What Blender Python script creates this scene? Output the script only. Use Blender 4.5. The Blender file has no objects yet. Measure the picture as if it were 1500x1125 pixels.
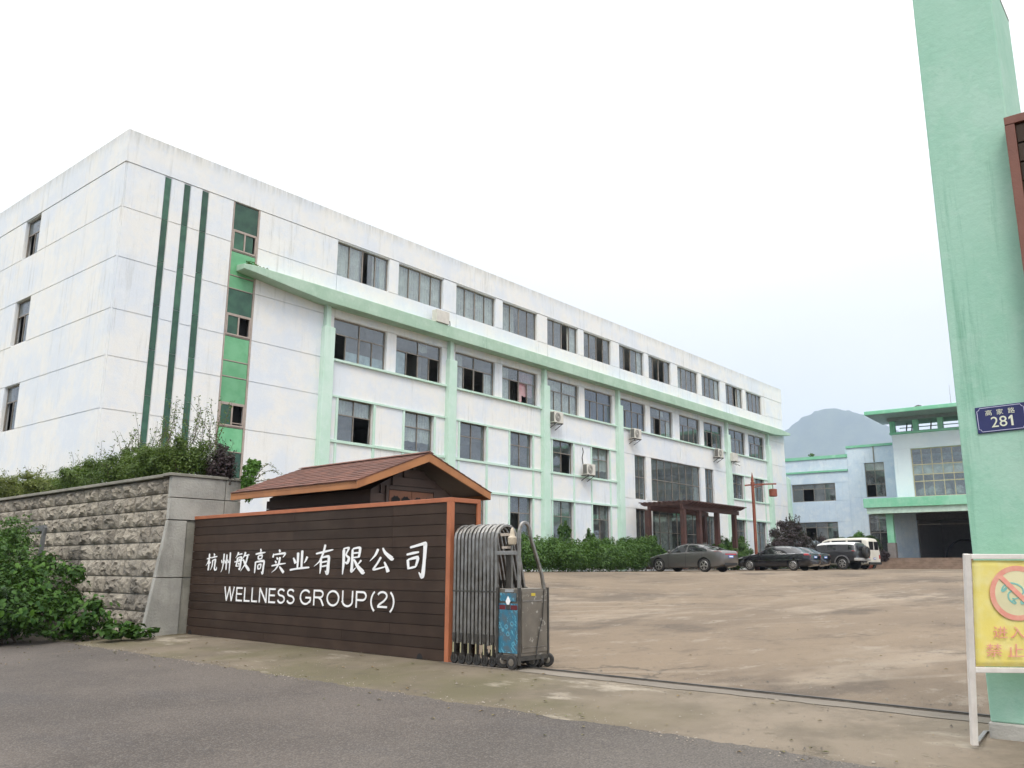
import bpy, math, random
import numpy as np
from mathutils import Vector, Matrix, noise

# ------------------------------------------------------------------ scene, camera, sky, sun
scene = bpy.context.scene
col = scene.collection
EYE = 1.2                                   # the eye stands 1.2 m above the ground at the gate

cam_data = bpy.data.cameras.new('camera')
cam_data.sensor_width = 36.0
cam_data.lens = 1244.777 / 1500.0 * 36.0
cam_data.clip_start = 0.1
cam_data.clip_end = 20000
cam = bpy.data.objects.new('camera', cam_data)
col.objects.link(cam)
_p, _r, _y = 0.213651144, 0.00400755341, -0.877241563
_fw = Vector((-math.sin(_y) * math.cos(_p), math.cos(_y) * math.cos(_p), math.sin(_p)))
_rt = Vector((math.cos(_y), math.sin(_y), 0.0))
_up = _rt.cross(_fw)
_r2 = _rt * math.cos(_r) + _up * math.sin(_r)
_u2 = _up * math.cos(_r) - _rt * math.sin(_r)
cam.matrix_world = Matrix(((_r2.x, _u2.x, -_fw.x, 0.0), (_r2.y, _u2.y, -_fw.y, 0.0), (_r2.z, _u2.z, -_fw.z, EYE), (0, 0, 0, 1)))
scene.camera = cam

SUN_EL, SUN_AZ = math.radians(52), math.atan2(-0.62, -0.78)      # azimuth of the sun measured from +X
world = bpy.data.worlds.new('World')
scene.world = world
world.use_nodes = True
wn, wl = world.node_tree.nodes, world.node_tree.links
wn.clear()
w_out = wn.new('ShaderNodeOutputWorld')
w_bg = wn.new('ShaderNodeBackground')
w_bg.inputs['Strength'].default_value = 0.1
sky = wn.new('ShaderNodeTexSky')
sky.sky_type = 'NISHITA'
sky.sun_disc = False
sky.sun_elevation = SUN_EL
sky.sun_rotation = math.pi / 2 - SUN_AZ
sky.dust_density = 4.0
w_tc = wn.new('ShaderNodeTexCoord')
w_sep = wn.new('ShaderNodeSeparateXYZ')
wl.new(w_tc.outputs['Generated'], w_sep.inputs[0])
w_map = wn.new('ShaderNodeMapRange')         # overcast deck: brighter overhead than at the horizon
w_map.inputs['From Min'].default_value = 0.0
w_map.inputs['From Max'].default_value = 1.0
w_map.inputs['To Min'].default_value = 0.0
w_map.inputs['To Max'].default_value = 1.0
wl.new(w_sep.outputs['Z'], w_map.inputs['Value'])
w_ramp = wn.new('ShaderNodeMix')
w_ramp.data_type = 'RGBA'
w_ramp.inputs['A'].default_value = (4.85, 4.85, 5.02, 1)
w_ramp.inputs['B'].default_value = (23.0, 23.0, 22.8, 1)
w_pow = wn.new('ShaderNodeMath'); w_pow.operation = 'POWER'; w_pow.inputs[1].default_value = 1.8
wl.new(w_map.outputs['Result'], w_pow.inputs[0]); wl.new(w_pow.outputs[0], w_ramp.inputs['Factor'])
w_sc = wn.new('ShaderNodeVectorMath')
w_sc.operation = 'MULTIPLY'
w_sc.inputs[1].default_value = (1.0, 1.0, 2.6)
wl.new(w_tc.outputs['Generated'], w_sc.inputs[0])
w_noise = wn.new('ShaderNodeTexNoise')
w_noise.inputs['Scale'].default_value = 2.1
w_noise.inputs['Detail'].default_value = 4.0
w_noise.inputs['Roughness'].default_value = 0.5
wl.new(w_sc.outputs[0], w_noise.inputs['Vector'])
w_cl = wn.new('ShaderNodeMapRange')
w_cl.inputs['From Min'].default_value = 0.35
w_cl.inputs['From Max'].default_value = 0.7
w_cl.inputs['To Min'].default_value = 0.93
w_cl.inputs['To Max'].default_value = 1.05
wl.new(w_noise.outputs['Fac'], w_cl.inputs['Value'])
w_mul = wn.new('ShaderNodeVectorMath')
w_mul.operation = 'SCALE'
wl.new(w_ramp.outputs['Result'], w_mul.inputs[0])
wl.new(w_cl.outputs['Result'], w_mul.inputs['Scale'])
w_mix = wn.new('ShaderNodeMix')
w_mix.data_type = 'RGBA'
w_mix.inputs['Factor'].default_value = 0.93  # almost closed cloud cover over the clear sky
wl.new(sky.outputs['Color'], w_mix.inputs['A'])
wl.new(w_mul.outputs[0], w_mix.inputs['B'])
wl.new(w_mix.outputs['Result'], w_bg.inputs['Color'])
wl.new(w_bg.outputs[0], w_out.inputs['Surface'])

sun_data = bpy.data.lights.new('sun', 'SUN')
sun_data.energy = 1.0
sun_data.angle = math.radians(18)
sun_data.color = (1.0, 0.95, 0.87)
sun = bpy.data.objects.new('sun', sun_data)
col.objects.link(sun)
_sd = Vector((math.cos(SUN_EL) * math.cos(SUN_AZ), math.cos(SUN_EL) * math.sin(SUN_AZ), math.sin(SUN_EL)))
sun.rotation_euler = _sd.to_track_quat('Z', 'Y').to_euler()
sun.location = _sd * 100

scene.view_settings.view_transform = 'Standard'
scene.view_settings.look = 'None'
scene.view_settings.gamma = 1.0
scene.view_settings.use_curve_mapping = False
scene.view_settings.exposure = 0.80
scene.render.engine = 'CYCLES'
scene.cycles.use_denoising = True
scene.cycles.use_adaptive_sampling = False
scene.cycles.max_bounces = 8
scene.cycles.transparent_max_bounces = 12
scene.cycles.volume_bounces = 1
scene.cycles.caustics_reflective = False
scene.cycles.caustics_refractive = False

# ------------------------------------------------------------------ materials
MATS = {}
class NT:
    def __init__(s, m):
        s.t = m.node_tree; s.n = s.t.nodes; s.l = s.t.links
    def new(s, kind, **kw):
        nd = s.n.new('ShaderNode' + kind)
        for k, v in kw.items():
            setattr(nd, k, v)
        return nd
    def link(s, a, b): s.l.new(a, b)
    def noise(s, vec, scale, detail=3.0, rough=0.55, stretch=None):
        if stretch:
            mp = s.new('VectorMath', operation='MULTIPLY'); mp.inputs[1].default_value = stretch
            s.link(vec, mp.inputs[0]); vec = mp.outputs[0]
        n = s.new('TexNoise'); n.inputs['Scale'].default_value = scale
        n.inputs['Detail'].default_value = detail; n.inputs['Roughness'].default_value = rough
        s.link(vec, n.inputs['Vector']); return n.outputs['Fac']
    def ramp(s, fac, a, b, lo=0.0, hi=1.0):
        r = s.new('MapRange'); r.interpolation_type = 'SMOOTHSTEP'
        r.inputs['From Min'].default_value = a; r.inputs['From Max'].default_value = b
        r.inputs['To Min'].default_value = lo; r.inputs['To Max'].default_value = hi
        s.link(fac, r.inputs['Value']); return r.outputs['Result']
    def mix(s, fac, a, b, mode='MIX'):
        m = s.new('Mix', data_type='RGBA', blend_type=mode)
        for sock, v in ((m.inputs['Factor'], fac), (m.inputs['A'], a), (m.inputs['B'], b)):
            if isinstance(v, (int, float)): sock.default_value = v
            elif isinstance(v, tuple): sock.default_value = (*v, 1.0) if len(v) == 3 else v
            else: s.link(v, sock)
        return m.outputs['Result']
    def math(s, op, a, b=None):
        m = s.new('Math', operation=op)
        for i, v in enumerate((a, b)):
            if v is None: continue
            if isinstance(v, (int, float)): m.inputs[i].default_value = v
            else: s.link(v, m.inputs[i])
        return m.outputs[0]

def base_mat(name):
    m = bpy.data.materials.new(name); m.use_nodes = True
    t = NT(m); t.n.clear()
    out = t.new('OutputMaterial'); b = t.new('BsdfPrincipled')
    t.link(b.outputs[0], out.inputs['Surface'])
    MATS[name] = m
    return m, t, b

def mat(name, c, rough=0.6, c2=None, scale=4.0, lo=0.35, hi=0.65, metal=0.0, bump=0.0, bscale=60.0, dirt=None, dscale=2.0, dlo=.55, dhi=.75, dstretch=None, spec=0.5, rand=0.0, coat=0.0, dstr=0.6):
    """Paint, metal, plastic, concrete: two-tone noise, optional dirt patches and fine relief, all in world position."""
    m, t, b = base_mat(name)
    g = t.new('NewGeometry'); pos = g.outputs['Position']
    colr = t.mix(t.ramp(t.noise(pos, scale, 4.0), lo, hi), c, c2 if c2 else tuple(x * 0.86 for x in c))
    if rand:
        oi = t.new('ObjectInfo')
        hv = t.new('HueSaturation')
        t.link(t.ramp(oi.outputs['Random'], 0, 1, 1 - rand, 1 + rand), hv.inputs['Value'])
        t.link(colr, hv.inputs['Color']); colr = hv.outputs['Color']
    if dirt:
        f = t.ramp(t.noise(pos, dscale, 5.0, 0.65, dstretch), dlo, dhi, 0.0, dstr)
        colr = t.mix(f, colr, dirt)
    t.link(colr, b.inputs['Base Color'])
    b.inputs['Roughness'].default_value = rough
    b.inputs['Metallic'].default_value = metal
    b.inputs['Specular IOR Level'].default_value = spec
    if coat: b.inputs['Coat Weight'].default_value = coat; b.inputs['Coat Roughness'].default_value = 0.05
    if bump:
        bp = t.new('Bump'); bp.inputs['Strength'].default_value = bump; bp.inputs['Distance'].default_value = 0.02
        t.link(t.noise(pos, bscale, 4.0), bp.inputs['Height']); t.link(bp.outputs[0], b.inputs['Normal'])
    return m

def painted_wall(name, c, tint, stain, streak_amt=0.5, tint_amt=0.6, chip=None, runoff=None):
    """Old painted render: pale patches where the paint has worn, rain streaks, specks and hairline grain."""
    m, t, b = base_mat(name)
    pos = t.new('NewGeometry').outputs['Position']
    cc = t.mix(t.ramp(t.noise(pos, 0.55, 5.0, 0.6), 0.40, 0.64, 0, tint_amt), c, tint)
    cc = t.mix(t.ramp(t.noise(pos, 3.2, 5.0, 0.7), 0.48, 0.68, 0, 0.45), cc, tint)
    st = t.noise(pos, 1.0, 6.0, 0.75, (5.5, 5.5, 0.30))
    area = t.ramp(t.noise(pos, 0.30, 3.0), 0.38, 0.62)
    cc = t.mix(t.math('MULTIPLY', t.ramp(st, 0.52, 0.70, 0, streak_amt), area), cc, stain)
    if runoff:
        sz = t.new('SeparateXYZ'); t.link(pos, sz.inputs[0])
        edge = t.ramp(sz.outputs['Z'], runoff[0], runoff[1])
        cc = t.mix(t.math('MULTIPLY', edge, t.ramp(t.noise(pos, 1.0, 6.0, 0.75, (7, 7, 0.5)), 0.36, 0.66, 0.1, 0.75)), cc, stain)
    fine = t.noise(pos, 26.0, 5.0, 0.8)
    cc = t.mix(t.ramp(fine, 0.56, 0.72, 0, 0.22), cc, stain)
    cc = t.mix(t.ramp(t.noise(pos, 1.9, 5.0, 0.7), 0.52, 0.60, 0, 0.20 if c[0] > .6 else 0.06), cc, (0.86, 0.87, 0.86))
    sp = t.noise(pos, 9.0, 6.0, 0.75)
    cc = t.mix(t.ramp(sp, 0.62, 0.70, 0, 0.28), cc, stain)
    if chip:
        ch = t.noise(pos, 5.0, 6.0, 0.7, (1, 1, 0.5))
        cc = t.mix(t.ramp(ch, 0.66, 0.69, 0, 0.55), cc, chip)
    t.link(cc, b.inputs['Base Color'])
    b.inputs['Roughness'].default_value = 0.75
    b.inputs['Specular IOR Level'].default_value = 0.25
    bp = t.new('Bump'); bp.inputs['Strength'].default_value = 0.35; bp.inputs['Distance'].default_value = 0.015
    t.link(t.noise(pos, 14.0, 6.0, 0.7), bp.inputs['Height']); t.link(bp.outputs[0], b.inputs['Normal'])
    return m

def glass_mat(name, tint, see=0.55, rough=0.03):
    """Window glass: mirrors the sky by Fresnel, lets part of the room behind show through."""
    m = bpy.data.materials.new(name); m.use_nodes = True
    t = NT(m); t.n.clear(); MATS[name] = m
    out = t.new('OutputMaterial')
    tr = t.new('BsdfTransparent'); tr.inputs[0].default_value = (*[see * x for x in tint], 1)
    gl = t.new('BsdfGlossy'); gl.inputs['Roughness'].default_value = rough
    gl.inputs[0].default_value = (0.85, 0.88, 0.9, 1)
    di = t.new('BsdfDiffuse'); di.inputs[0].default_value = (*[0.30 * x for x in tint], 1)   # film of dust
    pos = t.new('NewGeometry').outputs['Position']
    mx0 = t.new('MixShader'); t.link(t.ramp(t.noise(pos, 1.6, 4.0), 0.3, 0.75, 0.06, 0.26), mx0.inputs[0])
    t.link(tr.outputs[0], mx0.inputs[1]); t.link(di.outputs[0], mx0.inputs[2])
    fr = t.new('Fresnel'); fr.inputs['IOR'].default_value = 2.4
    bp = t.new('Bump'); bp.inputs['Strength'].default_value = 0.06; bp.inputs['Distance'].default_value = 0.05
    t.link(t.noise(pos, 1.3, 2.0), bp.inputs['Height'])
    t.link(bp.outputs[0], gl.inputs['Normal'])
    geo = t.new('NewGeometry')
    mx = t.new('MixShader'); t.link(t.math('MULTIPLY', fr.outputs[0], t.math('SUBTRACT', 1.0, geo.outputs['Backfacing'])), mx.inputs[0])
    t.link(mx0.outputs[0], mx.inputs[1]); t.link(gl.outputs[0], mx.inputs[2])
    t.link(mx.outputs[0], out.inputs['Surface'])
    return m

def leaf_mat(name, a, b_, trans=0.35, rough=0.5, patch=0.5, spec=0.35):
    m = bpy.data.materials.new(name); m.use_nodes = True
    t = NT(m); t.n.clear(); MATS[name] = m
    out = t.new('OutputMaterial')
    g = t.new('NewGeometry')
    ri = g.outputs['Random Per Island']
    f = t.math('ADD', t.math('MULTIPLY', ri, 1 - patch), t.math('MULTIPLY', t.ramp(t.noise(g.outputs['Position'], 1.8, 3.0), 0.3, 0.7), patch))
    cc = t.mix(f, a, b_)
    pr = t.new('BsdfPrincipled'); t.link(cc, pr.inputs['Base Color'])
    pr.inputs['Roughness'].default_value = rough; pr.inputs['Specular IOR Level'].default_value = spec
    tl = t.new('BsdfTranslucent')
    br = t.mix(0.5, cc, (0.10, 0.16, 0.02)); t.link(br, tl.inputs[0])
    mx = t.new('MixShader'); mx.inputs[0].default_value = trans
    t.link(pr.outputs[0], mx.inputs[1]); t.link(tl.outputs[0], mx.inputs[2])
    t.link(mx.outputs[0], out.inputs['Surface'])
    return m

WHITE = painted_wall('white_paint', (0.805, 0.795, 0.765), (0.68, 0.735, 0.81), (0.42, 0.42, 0.38), 0.5, 0.7, None, (15.75, 16.5))
WHITE2 = painted_wall('pale_blue_paint', (0.62, 0.71, 0.79), (0.50, 0.61, 0.73), (0.36, 0.42, 0.46), 0.5, 0.8)
WHITE3 = painted_wall('clean_white_paint', (0.74, 0.77, 0.82), (0.68, 0.73, 0.80), (0.5, 0.52, 0.52), 0.25, 0.5)
MINT = painted_wall('mint_paint', (0.37, 0.52, 0.40), (0.48, 0.62, 0.50), (0.20, 0.36, 0.25), 0.5, 0.7, (0.62, 0.72, 0.64))
MINT2 = painted_wall('mint_pilaster_paint', (0.52, 0.71, 0.59), (0.63, 0.77, 0.69), (0.25, 0.45, 0.33), 0.35, 0.7)
MINT3 = painted_wall('strong_mint_paint', (0.20, 0.52, 0.33), (0.32, 0.61, 0.45), (0.13, 0.30, 0.2), 0.5, 0.7)
PILLAR = painted_wall('pillar_mint_paint', (0.285, 0.52, 0.395), (0.38, 0.585, 0.475), (0.16, 0.36, 0.25), 0.75, 0.65)
DKGREEN = mat('dark_green_glass_tile', (0.030, 0.085, 0.055), 0.18, (0.045, 0.125, 0.075), 2.5, rand=0.25, spec=0.5)
LTGREEN = mat('light_green_spandrel', (0.13, 0.39, 0.19), 0.3, (0.18, 0.46, 0.24), 2.0, rand=0.12, dirt=(0.2, 0.3, 0.18), dlo=.6, dhi=.8, dstretch=(3, 3, .3))
FRAME = mat('bronze_aluminium', (0.22, 0.19, 0.155), 0.45, (0.28, 0.245, 0.21), 6.0, metal=0.25)
FRAME_P = mat('pinkish_aluminium', (0.42, 0.35, 0.30), 0.5, (0.36, 0.29, 0.25), 5.0)
FRAME_Y = mat('cream_window_frame', (0.50, 0.42, 0.28), 0.5, (0.42, 0.36, 0.24), 5.0)
GLASS = glass_mat('window_glass', (0.90, 0.95, 0.96), 0.95)
GLASS_B = glass_mat('blue_film_glass', (0.45, 0.70, 0.95), 0.5)
GLASS_G = glass_mat('green_film_glass', (0.18, 0.42, 0.30), 0.45)
GLASS_F = mat('frosted_pane_film', (0.55, 0.66, 0.68), 0.4, (0.48, 0.6, 0.64))
CURT = mat('cream_curtain', (0.86, 0.84, 0.74), 0.9, (0.76, 0.75, 0.66), 1.5)
CURT_P = mat('pink_curtain', (0.68, 0.36, 0.40), 0.9, (0.6, 0.45, 0.45), 2.0)
ROOM = mat('room_plaster', (0.46, 0.46, 0.44), 0.9, (0.36, 0.36, 0.35), 0.7)
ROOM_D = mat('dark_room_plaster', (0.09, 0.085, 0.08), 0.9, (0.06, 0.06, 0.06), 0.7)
CONC = mat('grey_concrete', (0.40, 0.385, 0.345), 0.85, (0.30, 0.29, 0.26), 1.6, bump=0.5, bscale=25, dirt=(0.16, 0.155, 0.135), dscale=1.4, dlo=.5, dhi=.72, dstretch=(1.5, 1.5, .5))
COPE = mat('coping_concrete', (0.29, 0.275, 0.23), 0.9, (0.21, 0.20, 0.165), 3.0, bump=0.5, bscale=20)
PLANK = mat('brown_composite_plank', (0.052, 0.034, 0.025), 0.65, (0.040, 0.026, 0.019), 3.0, rand=0.20, bump=0.12, bscale=90, spec=.18, dirt=(0.066, 0.05, 0.038), dscale=.8, dlo=.5, dhi=.75, dstr=.5, dstretch=(1, .6, 2))
ORANGE = mat('orange_brown_trim', (0.42, 0.14, 0.062), 0.6, (0.35, 0.115, 0.052), 4.0, bump=0.15, bscale=60, dirt=(0.2, 0.09, 0.05), dscale=3, dlo=.55, dhi=.8)
ORANGE_D = mat('dull_brown_trim', (0.19, 0.075, 0.05), 0.6, (0.165, 0.062, 0.042), 4.0, bump=0.15, bscale=60)
FASCIA = mat('varnished_fascia_board', (0.42, 0.18, 0.065), 0.5, (0.33, 0.135, 0.05), 2.0, bump=0.1, bscale=50, dstretch=(1, 1, 1))
WOODDK = mat('dark_hut_boarding', (0.078, 0.047, 0.034), 0.6, (0.060, 0.036, 0.027), 2.0, rand=0.12)
WOODDOOR = mat('hut_door_wood', (0.20, 0.075, 0.032), 0.5, (0.14, 0.055, 0.024), 3.0)
SHINGLE = mat('red_brown_shingle', (0.135, 0.052, 0.032), 0.8, (0.098, 0.038, 0.025), 5.0, rand=0.22, bump=0.4, bscale=120)
PERGOLA = mat('red_brown_timber', (0.085, 0.036, 0.028), 0.6, (0.062, 0.027, 0.022), 2.0)
LAMPRED = mat('lamp_post_paint', (0.25, 0.070, 0.038), 0.5, (0.20, 0.055, 0.03), 3.0)
LETTER = mat('white_letter_paint', (0.88, 0.88, 0.87), 0.5, (0.84, 0.84, 0.83))
STEEL = mat('stainless_steel', (0.36, 0.345, 0.32), 0.33, (0.25, 0.235, 0.21), 9.0, metal=0.9, dirt=(0.16, 0.13, 0.10), dscale=5, dlo=.55, dhi=.8, dstr=.7)
STEEL_D = mat('tarnished_steel_sheet', (0.22, 0.195, 0.16), 0.5, (0.165, 0.145, 0.12), 4.0, metal=0.5, dirt=(0.46, 0.44, 0.39), dscale=11, dlo=.60, dhi=.66, dstr=.8)
DARKMETAL = mat('grimy_dark_metal', (0.045, 0.042, 0.038), 0.6, (0.075, 0.068, 0.058), 8.0, metal=0.3)
RUBBER = mat('black_rubber', (0.022, 0.021, 0.020), 0.75, (0.035, 0.033, 0.030), 8.0)
YELLOWBIT = mat('yellow_strip', (0.45, 0.42, 0.25), 0.6)
BEIGE = mat('beige_plastic', (0.52, 0.44, 0.33), 0.5)
ACWHITE = mat('appliance_white', (0.66, 0.63, 0.56), 0.5, (0.58, 0.55, 0.49), 3.0)
ACGRILL = mat('appliance_grille', (0.16, 0.155, 0.14), 0.6)
ACPAN = mat('appliance_panel', (0.48, 0.41, 0.34), 0.5)
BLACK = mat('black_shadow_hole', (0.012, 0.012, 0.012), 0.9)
NAVY = mat('navy_enamel', (0.018, 0.022, 0.10), 0.35, (0.022, 0.028, 0.12))
CREAMTXT = mat('cream_enamel', (0.72, 0.74, 0.58), 0.45)
LILAC = mat('pale_enamel_line', (0.55, 0.55, 0.72), 0.45)
SIGNWHITE = mat('white_painted_tube', (0.72, 0.68, 0.63), 0.45, (0.62, 0.58, 0.53), 6.0, dirt=(0.33, 0.25, 0.2), dscale=10, dlo=.66, dhi=.72)
BANNER = mat('yellow_banner', (0.88, 0.75, 0.20), 0.5, (0.89, 0.80, 0.34), 5.0, bump=0.25, bscale=9)
BANRED = mat('faded_red_print', (0.84, 0.34, 0.27), 0.5, (0.86, 0.45, 0.33), 14)
BANPALE = mat('pale_print_disc', (0.86, 0.80, 0.50), 0.5)
BANTEAL = mat('teal_print', (0.20, 0.50, 0.45), 0.5, (0.30, 0.58, 0.5), 14)
GREENWALL = mat('garage_shutter', (0.16, 0.15, 0.14), 0.8)
SACK = mat('woven_sack', (0.55, 0.55, 0.48), 0.8, (0.42, 0.43, 0.38), 5.0)
POT = mat('terracotta_pot', (0.33, 0.09, 0.055), 0.7)
TILEBASE = mat('grey_stone_tile', (0.22, 0.20, 0.19), 0.6)
STEPBROWN = mat('brown_stone_step', (0.24, 0.17, 0.125), 0.8, (0.18, 0.125, 0.09), 2.0)
BARK = mat('bark', (0.075, 0.055, 0.04), 0.9)
SOIL = mat('soil', (0.07, 0.055, 0.04), 0.95)

L_HEDGE = leaf_mat('hedge_leaf', (0.030, 0.085, 0.016), (0.105, 0.205, 0.036))
L_BUSH = leaf_mat('broad_leaf', (0.010, 0.036, 0.005), (0.050, 0.112, 0.013), 0.2, 0.6, 0.35, 0.18)
L_BUSHD = leaf_mat('dark_small_leaf', (0.020, 0.050, 0.016), (0.045, 0.090, 0.025), 0.3)
L_PRIVET = leaf_mat('privet_leaf', (0.052, 0.100, 0.018), (0.135, 0.195, 0.040))
L_YELLOW = leaf_mat('yellow_green_leaf', (0.10, 0.135, 0.028), (0.20, 0.22, 0.06))
L_PURPLE = leaf_mat('dark_purple_leaf', (0.032, 0.022, 0.028), (0.065, 0.040, 0.042), 0.2)
L_BRIGHT = leaf_mat('bright_leaf', (0.06, 0.17, 0.02), (0.13, 0.27, 0.045))

# rock-faced stone
def stone_mat():
    m, t, b = base_mat('rock_faced_stone')
    g = t.new('NewGeometry'); pos = g.outputs['Position']
    oi = t.new('ObjectInfo')
    c = t.mix(oi.outputs['Random'], (0.35, 0.31, 0.25), (0.22, 0.195, 0.16))
    c = t.mix(t.ramp(t.noise(pos, 3.0, 5.0, 0.7), 0.45, 0.70, 0, 0.7), c, (0.42, 0.375, 0.30))
    c = t.mix(t.ramp(t.noise(pos, 0.7, 4.0, 0.6), 0.5, 0.68, 0, 0.75), c, (0.11, 0.10, 0.085))
    c = t.mix(t.ramp(t.noise(pos, 7.0, 5.0, 0.75), 0.56, 0.72, 0, 0.55), c, (0.07, 0.06, 0.05))
    t.link(c, b.inputs['Base Color']); b.inputs['Roughness'].default_value = 0.92
    bp = t.new('Bump'); bp.inputs['Strength'].default_value = 0.9; bp.inputs['Distance'].default_value = 0.03
    t.link(t.noise(pos, 22.0, 6.0, 0.75), bp.inputs['Height']); t.link(bp.outputs[0], b.inputs['Normal'])
    return m
STONE = stone_mat()

def film_mat():
    """Blue protective film with a slanting print of loops and dashes, torn here and there."""
    m, t, b = base_mat('blue_protective_film')
    tc = t.new('TexCoord'); v = tc.outputs['Object']
    mp = t.new('Mapping'); mp.inputs['Rotation'].default_value = (math.radians(38), 0, 0)
    t.link(v, mp.inputs['Vector'])
    vo = t.new('TexVoronoi', feature='F1'); vo.inputs['Scale'].default_value = 9.0
    t.link(mp.outputs[0], vo.inputs['Vector'])
    d = vo.outputs['Distance']
    ring = t.math('MULTIPLY', t.ramp(d, .14, .18), t.ramp(d, .24, .28, 1, 0))
    wv = t.noise(mp.outputs[0], 26.0, 3.0, 0.7, (1, 1.8, 0.5))
    pr = t.math('MAXIMUM', t.math('MULTIPLY', ring, 0.6), t.ramp(wv, .58, .64, 0, .8))
    c = t.mix(t.ramp(t.noise(v, 9, 4), .42, .62), (0.035, 0.155, 0.235), (0.075, 0.12, 0.15))
    c = t.mix(pr, c, (0.13, 0.42, 0.55))
    t.link(c, b.inputs['Base Color']); b.inputs['Roughness'].default_value = 0.35
    return m
FILM = film_mat()

# ------------------------------------------------------------------ helpers
class MB:
    """Collects boxes, prisms and tubes; build() links them as ONE mesh object."""
    def __init__(s, shift=(0, 0, 0)):
        s.v = []; s.f = []; s.sh = Vector(shift)
    def add(s, vs, fs):
        o = len(s.v)
        s.v += [tuple(Vector(p) + s.sh) for p in vs]
        s.f += [tuple(i + o for i in f) for f in fs]
        return s
    def box(s, x0, y0, z0, x1, y1, z1):
        if x1 < x0: x0, x1 = x1, x0
        if y1 < y0: y0, y1 = y1, y0
        if z1 < z0: z0, z1 = z1, z0
        return s.add([(x0, y0, z0), (x1, y0, z0), (x1, y1, z0), (x0, y1, z0), (x0, y0, z1), (x1, y0, z1), (x1, y1, z1), (x0, y1, z1)],
                     [(0, 3, 2, 1), (4, 5, 6, 7), (0, 1, 5, 4), (1, 2, 6, 5), (2, 3, 7, 6), (3, 0, 4, 7)])
    def prism(s, poly, vec):
        """poly: list of 3D points; swept along vec."""
        n = len(poly); vec = Vector(vec)
        a = [Vector(p) for p in poly]; b = [p + vec for p in a]
        nrm = Vector((0, 0, 0))
        for i in range(n):
            nrm += a[i].cross(a[(i + 1) % n])
        fl = nrm.dot(vec) > 0
        fs = [tuple(range(n)), tuple(range(2 * n - 1, n - 1, -1))]
        fs += [(i, i + n, (i + 1) % n + n, (i + 1) % n) for i in range(n)]
        if fl: fs = [tuple(reversed(f)) for f in fs]
        return s.add(a + b, fs)
    def tube(s, pts, r, seg=8, r2=None, cap=True):
        P = [Vector(p) for p in pts]; n = len(P)
        rs = [r + ((r2 if r2 is not None else r) - r) * i / max(1, n - 1) for i in range(n)]
        vs = []; fs = []
        prev = None
        for i, p in enumerate(P):
            d = (P[min(i + 1, n - 1)] - P[max(i - 1, 0)]).normalized()
            if prev is None:
                u = d.orthogonal().normalized()
            else:
                u = (prev - d * prev.dot(d)).normalized()
            prev = u; w = d.cross(u)
            for k in range(seg):
                a = 2 * math.pi * k / seg
                vs.append(p + (u * math.cos(a) + w * math.sin(a)) * rs[i])
        for i in range(n - 1):
            for k in range(seg):
                fs.append((i * seg + k, i * seg + (k + 1) % seg, (i + 1) * seg + (k + 1) % seg, (i + 1) * seg + k))
        if cap:
            fs.append(tuple(range(seg - 1, -1, -1))); fs.append(tuple(range((n - 1) * seg, n * seg)))
        return s.add(vs, fs)
    def bar(s, pts, w, h, up=(0, 0, 1)):
        """rectangular section swept along a polyline (w across, h along up)."""
        P = [Vector(p) for p in pts]; n = len(P); up = Vector(up)
        vs = []; fs = []
        for i, p in enumerate(P):
            d = (P[min(i + 1, n - 1)] - P[max(i - 1, 0)]).normalized()
            side = up.cross(d)
            side = side.normalized() if side.length > 1e-6 else d.orthogonal().normalized()
            nu = d.cross(side)
            for a, b in ((-1, -1), (1, -1), (1, 1), (-1, 1)):
                vs.append(p + side * (a * w / 2) + nu * (b * h / 2))
        for i in range(n - 1):
            for k in range(4):
                fs.append((i * 4 + k, i * 4 + (k + 1) % 4, (i + 1) * 4 + (k + 1) % 4, (i + 1) * 4 + k))
        fs.append((3, 2, 1, 0)); fs.append(tuple(range((n - 1) * 4, n * 4)))
        return s.add(vs, fs)
    def lathe(s, prof, c=(0, 0, 0), axis='z', seg=24):
        vs = []; fs = []; n = len(prof)
        for r, h in prof:
            for k in range(seg):
                a = 2 * math.pi * k / seg; x, y = r * math.cos(a), r * math.sin(a)
                q = {'z': (x, y, h), 'x': (h, x, y), 'y': (y, h, x)}[axis]
                vs.append((q[0] + c[0], q[1] + c[1], q[2] + c[2]))
        for i in range(n - 1):
            for k in range(seg):
                fs.append((i * seg + k, i * seg + (k + 1) % seg, (i + 1) * seg + (k + 1) % seg, (i + 1) * seg + k))
        fs.append(tuple(range(seg - 1, -1, -1))); fs.append(tuple(range((n - 1) * seg, n * seg)))
        return s.add(vs, fs)
    def build(s, name, m, parent=None, smooth=False, bevel=0.0, kind=None, label=None):
        me = bpy.data.meshes.new(name)
        me.from_pydata(s.v, [], s.f); me.update()
        me.materials.append(m)
        o = link(name, me, parent)
        if smooth: shade(me)
        if bevel:
            bv = o.modifiers.new('edge', 'BEVEL'); bv.width = bevel; bv.segments = 2; bv.limit_method = 'ANGLE'; bv.angle_limit = math.radians(40)
        if kind: o['kind'] = kind
        if label: o['label'] = label
        return o

def shade(me, ang=40):
    me.shade_auto_smooth if False else None
    me.polygons.foreach_set('use_smooth', [True] * len(me.polygons))
    try:
        me.set_sharp_from_angle(angle=math.radians(ang))
    except Exception:
        pass

def link(name, data, parent=None):
    o = bpy.data.objects.new(name, data)
    col.objects.link(o)
    if parent is not None: o.parent = parent
    return o

def tag(o, label=None, cat=None, group=None, kind=None):
    if label: o['label'] = label
    if cat: o['category'] = cat
    if group: o['group'] = group
    if kind: o['kind'] = kind
    return o

def thing(name, label, cat, loc=(0, 0, 0), rotz=0.0, group=None):
    o = bpy.data.objects.new(name, None); col.objects.link(o)
    o.empty_display_size = 0.3
    o.location = loc; o.rotation_euler = (0, 0, rotz)
    return tag(o, label, cat, group)

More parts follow.
